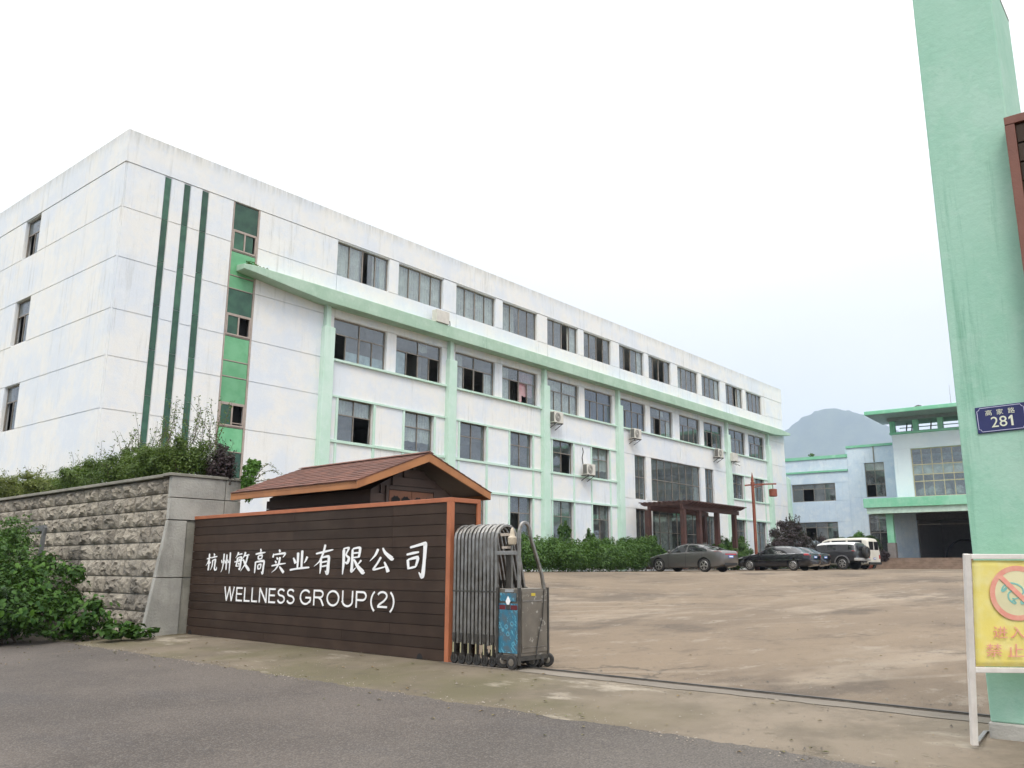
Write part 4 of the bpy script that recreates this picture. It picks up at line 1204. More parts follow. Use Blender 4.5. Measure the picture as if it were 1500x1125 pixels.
while z < 2.95:
    z2 = min(z + .145, 2.97)
    k = max(0.0, (z - 2.40) / (2.95 - 2.40))
    n0 = wn0 + (NR - wn0) * max(0, min(.96, (z2 - 2.42) / .56)) if z2 > 2.42 else wn0
    n1 = wn1 - (wn1 - NR) * max(0, min(.96, (z2 - 2.42) / .56)) if z2 > 2.42 else wn1
    ubox('weatherboard', WOODDK, HUT, n0 - ox, wa0 - .005 - oa, z - .03, n1 - ox, wa0 + .028 - oa, z2 - .036)
    if z2 < 2.5:
        ubox('weatherboard', WOODDK, HUT, wn0 - .005 - ox, wa0 - oa, z - .03, wn0 + .028 - ox, wa1 - oa, z2 - .036)
    z += .147
# double window in the gable wall: two casements with dark scalloped lights
dm = MB(); d0, d1 = 1.02, 2.02
hb(dm, d0 - .06, wa0 - .035, 1.0, d0, wa0 - .006, 2.53); hb(dm, d1, wa0 - .035, 1.0, d1 + .06, wa0 - .006, 2.53); hb(dm, d0, wa0 - .035, 2.47, d1, wa0 - .006, 2.53)
dm.build('window_surround', WOODDK, HUT, bevel=.004)
for c0, c1 in ((d0 + .01, 1.515), (1.525, d1 - .01)):
    b = MB(); hb(b, c0, wa0 - .03, 1.05, c1, wa0 - .007, 2.46); s_ = b.build('casement', WOODDOOR, HUT, bevel=.004)
    for k in (0, 1):
        m0 = c0 + .045 + k * (c1 - c0 - .05) / 2; m1 = m0 + (c1 - c0 - .12) / 2
        pl = [(m0, 2.13), (m1, 2.13), (m1, 2.33), (m1 - .03, 2.345), ((m0 + m1) / 2 + .03, 2.375), ((m0 + m1) / 2, 2.36), ((m0 + m1) / 2 - .03, 2.375), (m0 + .03, 2.345), (m0, 2.33)]
        MB().prism([(p[0] - ox, wa0 - .036 - oa, p[1] - .03) for p in pl], (0, .004, 0)).build('light', BLACK, s_)
# roof: deck boards, fascia and single shingles
deck = MB(); th = .05
for sgn, ne in ((-1, NE0), (1, NE1)):
    deck.prism([(NR - ox, HA0 + .03 - oa, ZR - .06 - .03), (ne - ox, HA0 + .03 - oa, ZE - .06 - .03), (ne - ox, HA0 + .03 - oa, ZE - .015 - .03), (NR - ox, HA0 + .03 - oa, ZR - .015 - .03)], (0, HA1 - HA0 - .06, 0))
deck.build('roof_deck', WOODDK, HUT)
for ne in (NE0, NE1):
    for aa in (HA0, HA1 - .03):
        MB().prism([(NR - ox, aa - oa, ZR - .15 - .03), (ne - ox, aa - oa, ZE - .13 - .03), (ne - ox, aa - oa, ZE - .005 - .03), (NR - ox, aa - oa, ZR - .005 - .03)], (0, .03, 0)).build('barge_board', FASCIA, HUT, bevel=.004)
    e_ = NE0 if ne == NE0 else NE1 - .03
    ev = MB(); hb(ev, e_, HA0 + .031, ZE - .13, e_ + .03, HA1 - .031, ZE - .008); ev.build('eave_board', FASCIA, HUT, bevel=.004)
slope_l = math.hypot(NR - NE0, ZR - ZE); tilt = math.atan2(ZR - ZE, NR - NE0)
shm = None; rr = random.Random(8)
rows = 11; rw = slope_l / rows; cols_ = 13; cw_ = (HA1 - HA0) / cols_
for side in (-1, 1):
    for r in range(rows):
        off = (r % 2) * cw_ / 2
        for k in range(cols_ + (1 if r % 2 else 0)):
            a0 = HA0 - .012 + k * cw_ - off; a1 = a0 + cw_
            a0 = max(a0, HA0 - .012); a1 = min(a1, HA1 + .012)
            if a1 - a0 < .03: continue
            if shm is None:
                b = MB().box(-.5, -.5, 0, .5, .5, 1); shm = bpy.data.meshes.new('shingle'); shm.from_pydata(b.v, [], b.f); shm.update(); shm.materials.append(SHINGLE)
            o = link('shingle', shm, HUT)
            u = (r + .5) / rows
            n = (NE0 + (NR - NE0) * u) if side < 0 else (NE1 + (NR - NE1) * u)
            zz = ZE + (ZR - ZE) * u
            o.location = (n - ox, (a0 + a1) / 2 - oa, zz - .03 - .006 + rr.uniform(0, .003))
            o.scale = (rw + .03, a1 - a0 - .006, .014)
            o.rotation_euler = (0, -(tilt - .045) if side < 0 else (tilt - .045), 0)
MB().prism([(NR - .10 - ox, HA0 - oa, ZR - .035), (NR - ox, HA0 - oa, ZR + .004), (NR + .10 - ox, HA0 - oa, ZR - .035), (NR - ox, HA0 - oa, ZR - .02)], (0, HA1 - HA0, 0)).build('ridge_cap', SHINGLE, HUT)

# ------------------------------------------------------------------ rock faced retaining wall with concrete end
RW = thing('retaining_wall', 'rock faced stone retaining wall with concrete end and thin coping', 'wall', tuple(S(0, 7.05, 0)), SROT)
a_end = 20.0
def face_n(z): return -.5 if z > 2.05 else -.5 - .30 * (2.05 - z) / 2.05
core = MB()
core.prism([(face_n(-.3) + .10, .12, -.3), (-.40, .12, 2.05), (-.40, .12, 2.86), (.9, .12, 2.86), (.9, .12, -.3)], (0, a_end, 0))
core.build('wall', COPE, RW)
pr = [(-.80, 0, -.02), (-.5, 0, 2.05), (-.5, 0, 2.87), (.95, 0, 2.87), (.95, 0, -.3), (-.84, 0, -.3)]
# end wall cast in lifts with dark joints
lifts = [(-.3, 1.0), (1.015, 2.05), (2.07, 2.47), (2.485, 2.875)]
for z0, z1 in lifts:
    MB().prism([(face_n(z0), 0, z0), (face_n(z1), 0, z1), (-.14 if z1 < 2.06 else .60, 0, z1), (-.14 if z1 < 2.06 else .60, 0, z0)], (0, .11, 0)).build('concrete_lift', CONC, RW, bevel=.006)
    if z1 > 2.06:
        MB().box(.615, 0, z0, .95, .11, z1).build('concrete_lift', CONC, RW, bevel=.006)
    else:
        MB().box(-.13, .03, z0, .9, .11, z1).build('concrete_lift', COPE, RW)
MB().box(-.56, -.03, 2.88, 1.0, .26, 2.935).build('coping', COPE, RW, bevel=.008)
MB().box(-.56, .26, 2.865, -.2, a_end, 2.925).build('coping', COPE, RW, bevel=.008)
MB().box(-.2, .26, 2.70, 2.2, a_end, 2.80).build('soil', SOIL, RW)
def rock_mesh(seed):
    """a split-faced block: unit cell, rough front towards -x."""
    r = random.Random(seed); nu, nv = 10, 7; vs = []; fs = []
    for i in range(nu):
        for j in range(nv):
            u = i / (nu - 1); v = j / (nv - 1)
            e = min(u, 1 - u, 1) * 2; e2 = min(v, 1 - v) * 2
            edge = min(1, e * 3.2) * min(1, e2 * 2.2)
            n1 = noise.noise(Vector((u * 3.1 + seed * 7, v * 2.2, seed))) ; n2 = noise.noise(Vector((u * 8 + seed, v * 6, seed * 3)))
            d = edge * (.60 + .85 * n1 + .80 * n2)
            ju = 0 if i in (0, nu - 1) else r.uniform(-.03, .03); jv = 0 if j in (0, nv - 1) else r.uniform(-.05, .05)
            vs.append((-max(d, -.1), u + ju - .5, v + jv))
    for i in range(nu - 1):
        for j in range(nv - 1):
            a = i * nv + j; fs.append((a, a + 1, a + nv + 1, a + nv))
    nb = len(vs)
    vs += [(1, -.5, 0), (1, .5, 0), (1, .5, 1), (1, -.5, 1)]
    fs.append((nb, nb + 1, nb + 2, nb + 3))
    fs.append(tuple([nb, nb + 3] + [j for j in range(nv - 1, -1, -1)]))
    fs.append(tuple([nb + 2, nb + 1] + [(nu - 1) * nv + j for j in range(nv)]))
    fs.append(tuple([nb + 1, nb] + [i * nv for i in range(nu)]))
    fs.append(tuple([nb + 3, nb + 2] + [i * nv + nv - 1 for i in range(nu - 1, -1, -1)]))
    me = bpy.data.meshes.new('stone_block'); me.from_pydata(vs, [], fs); me.update(); me.materials.append(STONE)
    return me
rocks = [rock_mesh(k) for k in range(14)]
rr = random.Random(5)
zc = [-.21, .10, .41, .71, 1.03, 1.35, 1.66, 1.97, 2.27, 2.57, 2.862]
for i in range(len(zc) - 1):
    z0, z1 = zc[i], zc[i + 1]
    a = 0.11
    while a < 19.0:
        w = rr.uniform(.42, .78)
        if a == 0.11 and i % 2: w *= .6
        o = link('stone_block', rr.choice(rocks), RW)
        n0 = face_n((z0 + z1) / 2)
        o.location = (n0 + .045, a + w / 2 + (.0 if a else .0), z0 + .006)
        o.scale = (.070 * rr.uniform(.8, 1.3), w - .02, z1 - z0 - .02)
        sl = math.atan2(.30, 2.05) if z1 < 2.1 else 0.0
        o.rotation_euler = (0, sl, 0)
        if rr.random() < .5: o.scale.y *= -1; 
        a += w

# ------------------------------------------------------------------ green gate pillar, number plate, right hand sign board, folding sign
PX, PY0, PY1, PH = 7.5, 0.945, 1.555, 6.24
GP = thing('gate_pillar', 'tall mint green rendered gate pillar on a low concrete plinth', 'gate pillar', (PX + .3, 1.25, -0.1))
MB().box(-.3, PY0 - 1.25, .19, .62, PY1 - 1.25, PH + .1).build('shaft', PILLAR, GP, bevel=.012)
MB().box(-.315, PY0 - 1.265, -.1, .635, PY1 - 1.235, .19).build('plinth', CONC, GP, bevel=.015)
MB().box(-.302, PY0 - 1.252, PH + .1, .622, PY1 - 1.248, PH + .12).build('cap', COPE, GP)

NP = thing('house_number_plate', 'navy enamel street number plate reading 281 fixed to the green pillar', 'number plate', (PX - .004, 1.245, 2.365))
NP.rotation_euler = (math.radians(-1.2), 0, 0)
MB().box(-.008, -.175, -.105, 0, .175, .105).build('plate', NAVY, NP, bevel=.003)
b = MB()
hx, hz, t_ = .163, .094, .0045; c_ = .022
ring = [(-hx + c_, -hz), (hx - c_, -hz), (hx - c_ * .6, -hz + c_ * .75), (hx, -hz + c_), (hx, hz - c_), (hx - c_ * .6, hz - c_ * .75), (hx - c_, hz), (-hx + c_, hz), (-hx + c_ * .6, hz - c_ * .75), (-hx, hz - c_), (-hx, -hz + c_), (-hx + c_ * .6, -hz + c_ * .75), (-hx + c_, -hz)]
b.bar([(-.009, y, z) for y, z in ring], t_, .002, up=(1, 0, 0)); b.build('border_line', LILAC, NP)
pf = lambda x, y, w: (-.0085 - w, -x, y)
for ch_, x in (('高', -.105), ('家', -.026), ('路', .054)):
    letter(ch_, CREAMTXT, NP, pf, x, x + .046, .030, .074, .002, name='character')
for ch_, x, w in (('2', -.072, .050), ('8', -.014, .052), ('1', .048, .030)):
    if ch_ != '1':
        letter(ch_, CREAMTXT, NP, pf, x, x + w, -.066, .016, .002, name='digit')
    else:
        MB().prism([(-.0105, -(x + u * .040), -.066 + v * .082) for u, v in ((.42, 0), (.42, .74), (.06, .60), (.06, .80), (.50, 1), (.80, 1), (.80, 0))], (.002, 0, 0)).build('digit', CREAMTXT, NP)

BD = thing('sign_board', 'second brown plank sign board with dull brown frame beside the green pillar', 'sign board', (7.36, .95, 0))
bz = 4.775
MB().box(.03, -3.9, 0.2, .15, -.03, bz - .04).build('backing', WOODDK, BD)
rr = random.Random(2); z = bz - .078
while z > .4:
    ubox('plank', PLANK, BD, 0, -3.9, z - .155, .03, -.075, z - .008); z -= .163
b = MB(); b.box(-.02, -.07, 0.0, .16, .0, bz - .075).build('side_stile', ORANGE_D, BD, bevel=.004)
MB().box(-.02, -3.9, bz - .07, .16, .0, bz).build('top_rail', ORANGE_D, BD, bevel=.004)
MB().box(.03, -.6, -.1, .12, -.5, .25).box(.03, -3.6, -.1, .12, -3.5, .25).build('foot_post', DARKMETAL, BD)

# folding prohibition sign: white tube frame, yellow banner
rt = Vector((.60, -.80, 0)).normalized()
fr0 = Vector((7.10, 1.592, -.02))
AF = thing('folding_sign', 'white tube framed folding sign with yellow prohibition banner and faded red print', 'sign', tuple(fr0), math.atan2(rt.y, rt.x))
Wd = .84; Ht = 1.335; lean = -.19
def fpt(x, z, o=0.0): return (x, lean * z / Ht - o, z)
MB().bar([fpt(0, 0), fpt(0, Ht)], .042, .042, up=(0, 1, 0)).build('post', SIGNWHITE, AF, bevel=.004)
MB().bar([fpt(Wd, 0), fpt(Wd, Ht)], .042, .042, up=(0, 1, 0)).build('post', SIGNWHITE, AF, bevel=.004)
MB().bar([fpt(.022, Ht - .018), fpt(Wd - .022, Ht - .018)], .04, .036, up=(0, 0, 1)).build('top_rail', SIGNWHITE, AF, bevel=.004)
MB().bar([fpt(.022, .52), fpt(Wd - .022, .52)], .04, .036, up=(0, 0, 1)).build('bottom_rail', SIGNWHITE, AF, bevel=.004)
MB().bar([(Wd - .02, .55, 0), (Wd - .02, lean + .03, Ht - .05)], .03, .03, up=(0, 1, 0)).build('rear_leg', SIGNWHITE, AF)
MB().bar([(.03, .02, .015), (.30, .46, .012), (Wd - .03, .55, .012)], .03, .012).build('foot_stay', STEEL, AF)
V = []; T = []; nx, nz = 16, 18; zb_, zt_ = .545, Ht - .045
for i in range(nx + 1):
    for j in range(nz + 1):
        x = .035 + (Wd - .07) * i / nx; z = zb_ + (zt_ - zb_) * j / nz
        p = fpt(x, z); V.append((p[0], p[1] + .006 * noise.noise(Vector((x * 4, z * 3, 1))) + .003 * noise.noise(Vector((x * 11, z * 8, 4))), p[2]))
for i in range(nx):
    for j in range(nz):
        a = i * (nz + 1) + j; T.append((a, a + nz + 1, a + nz + 2, a + 1))
bn = np_mesh('banner', V, T, BANNER, AF, smooth=True)
so = bn.modifiers.new('cloth', 'SOLIDIFY'); so.thickness = .003
def fplace(x, y, w): p = fpt(x, y, .012 + w); return p
def disc_ring(r0, r1, cx, cz, m, name, lift):
    b = MB(); n = 48; vs = []
    for i in range(n):
        a = 2 * math.pi * i / n
        vs += [fpt(cx + r0 * math.cos(a), cz + r0 * math.sin(a), lift), fpt(cx + r1 * math.cos(a), cz + r1 * math.sin(a), lift)]
    fs = [(2 * i, 2 * ((i + 1) % n), 2 * ((i + 1) % n) + 1, 2 * i + 1) for i in range(n)]
    b.add(vs, fs); return b.build(name, m, AF)
cx_, cz_ = .340, 1.06
disc_ring(0.001, .160, cx_, cz_, BANPALE, 'print_disc', .0105)
disc_ring(.157, .193, cx_, cz_, BANRED, 'prohibition_ring', .0125)
b = MB(); q = .114
b.bar([fpt(cx_ - q, cz_ + q, .0145), fpt(cx_ + q, cz_ - q, .0145)], .034, .002, up=(0, 1, 0)); b.build('prohibition_bar', BANRED, AF)
b = MB()
def smooth_pts(pts, k=6):
    A = [np.array(p, float) for p in pts]; n = len(A); out = []
    for i in range(n - 1):
        p0, p1, p2, p3 = A[max(i - 1, 0)], A[i], A[i + 1], A[min(i + 2, n - 1)]
        for q in range(k):
            t = q / k; out.append(.5 * (2 * p1 + (p2 - p0) * t + (2 * p0 - 5 * p1 + 4 * p2 - p3) * t * t + (3 * p1 - p0 - 3 * p2 + p3) * t ** 3))
    return out + [A[-1]]
lf = .0112
for pts, wd in (([(-.092, .012), (-.078, .040), (-.040, .058), (.0, .052), (.030, .030), (.036, .0)], .011), ([(-.092, .012), (-.075, .018), (-.062, .034)], .018), ([(-.028, .018), (-.052, -.004), (-.050, -.034), (-.028, -.056), (-.012, -.062)], .011), ([(.034, .002), (.014, -.022), (-.016, -.034), (-.030, -.030)], .008),
                ([(-.040, -.052), (-.022, -.044), (-.008, -.060)], .010), ([(.016, -.058), (.046, -.052), (.080, -.066), (.105, -.092)], .024), ([(.020, -.050), (.060, -.030), (.100, -.030)], .010)):
    b.bar([fpt(cx_ + x * 1.2, cz_ + y * 1.2, lf) for x, y in smooth_pts(pts)], wd, .002, up=(0, 1, 0)); lf += .0002
b.build('print_figure', BANTEAL, AF)
for ch_, x, y in (('进', .160, .745), ('入', .280, .745)):
    letter(ch_, BANRED, AF, fplace, x, x + .098, y, y + .080, .0015, name='character')
for ch_, x, y in (('禁', .105, .615), ('止', .255, .615)):
    letter(ch_, BANRED, AF, fplace, x, x + .110, y, y + .090, .0015, name='character')

# ------------------------------------------------------------------ right hand workshop building
RA = 0.0460361
RB = thing('workshop_building', 'pale blue and mint workshop with flat canopy, open garage bay and roof terrace', 'building', (73.5, 27.5, 0), RA)
rng = random.Random(21)
cw2 = MB(); cw3 = MB()
def rpanel(y0, y1, z0, z1, x=0.0, m=WHITE2): return ubox('wall_panel', m, RB, x - .03, y0 + .014, z0 + .014, x, y1 - .014, z1 - .014)
# left block with two rows of strip windows
LB = [(10.55, 9.55), (9.40, 8.46), (6.94, 5.17)]
wl0, wl1 = -2.24, 1.47
for z1, z0 in LB + [(3.62, 1.0)]:
    cw2.box(0, -3.4, z0, .25, 9.0, z1); rpanel(-3.4, 2.0, z0, z1)
for z0, z1 in ((6.94, 8.46), (3.62, 5.17)):
    cw2.box(0, -3.4, z0, .25, wl0, z1); cw2.box(0, wl1, z0, .25, 9.0, z1); rpanel(-3.4, wl0, z0, z1); rpanel(wl1, 2.0, z0, z1)
cw2.box(0, -3.4, 9.40, .25, 9.0, 9.55)
# middle block with the tall windows
tw0, tw1 = -6.31, -4.76
for z0, z1, w in ((9.96, 11.3, 0), (7.10, 9.96, 1), (5.65, 7.10, 0), (2.6, 5.65, 1), (1.0, 2.6, 0)):
    if w:
        cw2.box(0, tw1, z0, .25, -3.4, z1); cw2.box(0, -8.4, z0, .25, tw0, z1); rpanel(tw1, -3.42, z0, z1); rpanel(-8.4, tw0, z0, z1)
    else:
        cw2.box(0, -8.4, z0, .25, -3.4, z1); rpanel(-7.6, -3.42, z0, z1)
cw2.box(0.25, -3.4, 10.55, 8, -3.2, 11.3)
cw2.box(.25, 8.8, 1, 9, 9, 10.5); cw2.box(.25, -20, 10.2, 9, 9, 10.4)
cw2.build('wall', WHITE2, RB)
ubox('coping', MINT3, RB, -.12, -3.42, 10.56, .3, 9, 10.82); ubox('coping', MINT3, RB, -.12, -7.6, 11.31, .3, -3.38, 11.5)
ubox('band', MINT3, RB, -.14, -3.40, 9.405, -.002, 9, 9.545)
MB().prism([(-.34, 1.46, 1.0), (-.34, 2.3, 1.0), (-.34, 2.3, 9.2), (-.34, 1.75, 9.2), (-.34, 1.55, 8.95)], (.33, 0, 0)).build('corner_pilaster', MINT2, RB)
ubox('downpipe', COPE, RB, -.09, -5.62, 10.0, -.035, -5.54, 11.3)
def rwindow(x, y0, y1, z0, z1, cols, rows, m=FRAME, fw=.05, open_=(), glass=GLASS):
    f = MB(); d0, d1 = x + .10, x + .16
    f.box(d0, y0, z0, d1, y0 + fw, z1).box(d0, y1 - fw, z0, d1, y1, z1).box(d0, y0 + fw, z0, d1, y1 - fw, z0 + fw).box(d0, y0 + fw, z1 - fw, d1, y1 - fw, z1)
    P = []
    for r, (za, zb) in enumerate(rows):
        if r: f.box(d0, y0 + fw, za - fw / 2, d1, y1 - fw, za + fw / 2)
        for k in range(cols):
            ya = y0 + (y1 - y0) * k / cols; yb = y0 + (y1 - y0) * (k + 1) / cols
            if k: f.box(d0 - .003, ya - fw * .4, za + fw / 2, d1 + .003, ya + fw * .4, zb - fw / 2)
            P.append((r, k, ya, yb, za, zb))
    w = f.build('window', m, RB)
    for r, k, ya, yb, za, zb in P:
        if (r, k) in open_: continue
        ubox('pane', glass, w, d0 + .025, ya + fw * .4, za + fw * .4, d0 + .031, yb - fw * .4, zb - fw * .4)
    return w
rwindow(0, wl0, wl1, 6.94, 8.46, 4, [(6.94, 8.02), (8.02, 8.46)], open_=[(0, 2)])
rwindow(0, wl0, wl1, 3.62, 5.17, 4, [(3.62, 4.72), (4.72, 5.17)], open_=[(0, 2)])
w = rwindow(0, tw0, tw1, 7.10, 9.96, 2, [(7.10, 8.15), (8.15, 9.3), (9.3, 9.96)], open_=[(0, 1)])
V = [(.2, tw0 + .05, 9.32), (.2, tw1 - .05, 9.32), (.2, tw1 - .05, 9.92), (.2, tw0 + .05, 9.92)]
np_mesh('blind', V, [(0, 1, 2, 3)], CURT, w)
rwindow(0, tw0, tw1, 2.6, 5.65, 2, [(2.6, 4.2), (4.2, 5.65)])
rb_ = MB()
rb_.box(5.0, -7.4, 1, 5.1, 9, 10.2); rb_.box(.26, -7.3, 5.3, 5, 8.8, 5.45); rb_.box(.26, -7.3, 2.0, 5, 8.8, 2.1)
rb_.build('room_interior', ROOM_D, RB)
# front block
FX = -2.0; gy0, gy1 = -16.2, -8.88
cw3.box(FX, -26, 10.63, FX + .25, -7.6, 11.85); cw3.box(FX, gy1, 6.8, FX + .25, -7.6, 10.63); cw3.box(FX, -26, 6.8, FX + .25, gy0, 10.63)
cw3.box(FX, -26, 6.35, FX + .25, -7.6, 6.8); cw3.box(FX + .25, -7.85, 5.75, 4, -7.6, 11.85); cw3.box(FX + .25, -26, 11.6, 4, -7.85, 11.8)
cw3.build('front_wall', WHITE3, RB)
for y0, y1, z0, z1 in ((-26, -7.6, 10.63, 11.85), (gy1, -7.6, 6.82, 10.63)):
    rpanel(y0, y1, z0, z1, FX, WHITE3)
ubox('side_panel', WHITE2, RB, -2.0, -7.598, 5.8, -.04, -7.57, 11.84)
cols_ = 10
rwindow(FX, gy0, gy1, 6.8, 10.63, cols_, [(6.8, 8.02), (8.02, 8.55), (8.55, 9.33), (9.33, 10.63)], FRAME_Y, .075)
ri = MB(); ri.box(3.2, -26, 5.8, 3.3, -7.9, 11.6); ri.box(FX + .3, -26, 6.55, 3.2, -7.9, 6.7)
ri.build('store_room', ROOM, RB)
ubox('roller_blind', CURT, RB, FX + .3, gy0, 8.6, FX + .31, gy1, 9.3)
ubox('ledge', MINT3, RB, FX - .16, -26, 11.86, 4, -7.45, 12.02)
for y in (-7.62, -9.35, -11.15, -12.95, -14.7):
    ubox('terrace_post', MINT3, RB, FX - .02, y - .24, 12.02, FX + .4, y + .14, 12.92)
tb = MB()
for x, z in ((.4, 12.66), (.42, 12.36)):
    tb.box(x, -26, z, x + .06, -7.7, z + .07)
tb.build('terrace_rail', WHITE3, RB)
rl = MB()
for y in (-8.6, -9.0, -10.4, -13.2, -13.6): rl.tube([(FX + .5, y, 12.02), (FX + .5, y - .1, 12.75)], .05, 6)
rl.build('terrace_pipe', DARKMETAL, RB)
MB().box(-4.55, -26, 13.22, .9, -6.24, 13.52).build('roof_slab_edge', MINT3, RB, bevel=.03)
MB().prism([(-4.5, -6.3, 13.21), (-4.5, -26, 13.21), (.85, -26, 13.21), (.85, -6.3, 13.21)], (0, 0, -.02)).build('roof_soffit', mat('grey_soffit', (.24, .26, .27), .8), RB)
MB().prism([(FX - .3, -7.4, 12.93), (FX - .3, -26, 12.93), (.5, -26, 12.93), (.5, -7.4, 12.93)], (0, 0, .25)).build('roof_beam', MATS['grey_soffit'], RB)
MB().lathe([(.30, 13.52), (.30, 13.62), (.26, 13.78), (.0, 13.88)], (-3.2, -10.0, 0), 'z', 16).build('roof_vent', DARKMETAL, RB, smooth=True)
MB().tube([(-3.0, -12.3, 13.52), (-3.0, -12.3, 15.2)], .02, 6, .008).build('lightning_rod', STEEL, RB)
# canopy over the bay
MB().box(-6.06, -26, 5.83, FX - .005, -6.02, 6.52).build('canopy_fascia', MINT3, RB, bevel=.02)
MB().box(-5.9, -26, 5.38, -5.55, -6.2, 5.83).box(-5.55, -6.55, 5.38, -.04, -6.2, 5.83).build('canopy_beam', mat('pale_mint_paint', (.52, .68, .58), .7), RB)
MB().box(-5.55, -26, 5.66, -.04, -6.55, 5.83).build('canopy_soffit', MATS['grey_soffit'], RB)
for y in (-7.6, -16.5):
    MB().box(-5.25, y - .24, 3.2, -4.75, y + .24, 5.38).build('column', MINT3, RB, bevel=.02)
    MB().box(-5.29, y - .28, 2.08, -4.71, y + .28, 3.2).build('column_base', TILEBASE, RB)
gr = MB()
gr.box(0.26, -8.5, 1.0, 9.0, -8.3, 5.65); gr.box(9.0, -26, 1.0, 9.2, -8.3, 5.65); gr.box(.0, -26, 5.45, 9.0, -8.3, 5.65)
gr.build('garage_bay', GREENWALL, RB)
ubox('garage_lintel', DARKMETAL, RB, -.02, -26, 5.1, .2, -8.41, 5.62)
ubox('garage_tube', FRAME, RB, .1, -26, 4.72, .16, -8.5, 4.80)
ubox('bay_wall', WHITE2, RB, -.06, -8.4, 2.09, -.032, -7.25, 5.3)
ubox('bay_door', mat('dull_door', (.10, .095, .085), .6), RB, 8.86, -13.4, 2.09, 8.99, -12.2, 4.4)
MB().tube([(4 + 0 * t, -9.6 - 1.5 + 1.5 * math.cos(t), 2.1 + 1.55 * math.sin(t)) for t in [math.pi * k / 16 for k in range(17)]], .07, 8).build('hose_arch', RUBBER, RB, smooth=True)
MB().box(-5.55, -26, .9, 9.0, -6.55, 2.08).build('platform', STEPBROWN, RB)
nst = 5
for k in range(nst):
    MB().box(-5.55 - .30 * (k + 1), -26, .9, -5.55 - .30 * k, -6.75, 2.08 - .144 * (k + 1)).build('step', STEPBROWN, RB, bevel=.01)
def R(x, y, z=0):
    c, s = math.cos(RA), math.sin(RA); return Vector((73.5 + x * c - y * s, 27.5 + x * s + y * c, z))
# sacks piled behind the big window: things of their own
sack_me = None
SACKL = ['pale woven sack nearest the left end of the big cream framed window', 'bulky pale sack second from the left behind the big cream window', 'smaller pale sack third from the left behind the big cream window', 'tall pale sack fourth from the left behind the big cream window',
         'pale sack fifth from the left behind the big cream window, by the gate pillar', 'pale sack farthest right behind the big cream window']
for k, (y, z, s) in enumerate([(-9.35, 6.72, 1.0), (-10.2, 6.72, 1.25), (-11.2, 6.72, .9), (-11.95, 6.72, 1.2), (-12.9, 6.72, 1.1), (-14.0, 6.72, 1.15)]):
    if sack_me is None:
        vs = []; fs = []; n1, n2 = 14, 10
        for i in range(n1):
            for j in range(n2 + 1):
                a = 2 * math.pi * i / n1; t = math.pi * j / n2
                r = math.sin(t) ** .7 * (1 + .18 * noise.noise(Vector((math.cos(a) * 2, math.sin(a) * 2, t * 2))))
                vs.append((.36 * r * math.cos(a), .50 * r * math.sin(a), .40 - .40 * math.cos(t) * (1 + .1 * noise.noise(Vector((a, t, 1))))))
        for i in range(n1):
            for j in range(n2):
                fs.append((i * (n2 + 1) + j, ((i + 1) % n1) * (n2 + 1) + j, ((i + 1) % n1) * (n2 + 1) + j + 1, i * (n2 + 1) + j + 1))
        sack_me = bpy.data.meshes.new('sack'); sack_me.from_pydata(vs, [], fs); sack_me.update(); sack_me.materials.append(SACK); shade(sack_me, 80)
    o = link('sack', sack_me); o.location = R(FX + .75 + .06 * (k % 2), y, z - .02); o.scale = (s * .8, s * .95, s); o.rotation_euler = (0, 0, .5 * k)
    tag(o, SACKL[k], 'sack', 'sacks piled behind the upper window')

# ------------------------------------------------------------------ pergola over the factory entrance
PG = thing('pergola', 'red brown timber pergola on square posts in front of the factory entrance', 'pergola', (49.0, 25.8, 1.18))
for x in (45.45, 47.4, 49.8, 52.25):
    MB().box(x - .14 - 49, 24.6 - .14 - 25.8, 0, x + .14 - 49, 24.6 + .14 - 25.8, 3.48).build('post', PERGOLA, PG, bevel=.02)
MB().box(45.25 - 49, 24.5 - 25.8, 3.48, 52.85 - 49, 24.7 - 25.8, 3.74).build('beam', PERGOLA, PG, bevel=.02)
MB().box(45.25 - 49, 26.7 - 25.8, 3.48, 52.85 - 49, 26.9 - 25.8, 3.74).build('beam', PERGOLA, PG)
for x in (45.15, 52.35):
    MB().box(x - .15 - 49, 26.65 - 25.8, 0, x + .15 - 49, 26.95 - 25.8, 3.48).build('post', PERGOLA, PG)
x = 45.3
while x < 52.8:
    MB().prism([(x - 49, 23.95 - 25.8, 3.86), (x - 49, 24.25 - 25.8, 3.74), (x - 49, 27.15 - 25.8, 3.74), (x - 49, 27.4 - 25.8, 3.86), (x - 49, 27.4 - 25.8, 3.93), (x - 49, 23.95 - 25.8, 3.93)], (.09, 0, 0)).build('rafter', PERGOLA, PG)
    x += .42
for y in [24.0 + .33 * k for k in range(11)]:
    ubox('batten', PERGOLA, PG, 45.15 - 49, y - 25.8, 3.932, 52.95 - 49, y + .15 - 25.8, 3.985)

# ------------------------------------------------------------------ lamp post with hanging lantern
lp = Vector((51.25, 22.75, ground_z(51.25, 22.75)))
LPT = thing('lamp_post', 'red brown lamp post with pointed top and a lantern hung from its cross arm', 'street lamp', tuple(lp), math.radians(-53))
hz_ = 5.75
MB().lathe([(.16, 0), (.16, .35), (.12, .4), (.10, 1.2), (.10, hz_ - .55), (.125, hz_ - .5), (.125, hz_ - .3), (.08, hz_ - .25), (.10, hz_ - .15), (.05, hz_ + .1), (.012, hz_ + .32)], (0, 0, 0), 'z', 12).build('post', LAMPRED, LPT)
MB().bar([(-.50, 0, hz_ - .50), (-.2, 0, hz_ - .47), (.5, 0, hz_ - .42), (1.48, 0, hz_ - .40)], .07, .09).build('cross_arm', LAMPRED, LPT, bevel=.01)
MB().bar([(.08, 0, hz_ - .62), (.7, 0, hz_ - .45)], .05, .05).build('arm_brace', LAMPRED, LPT)
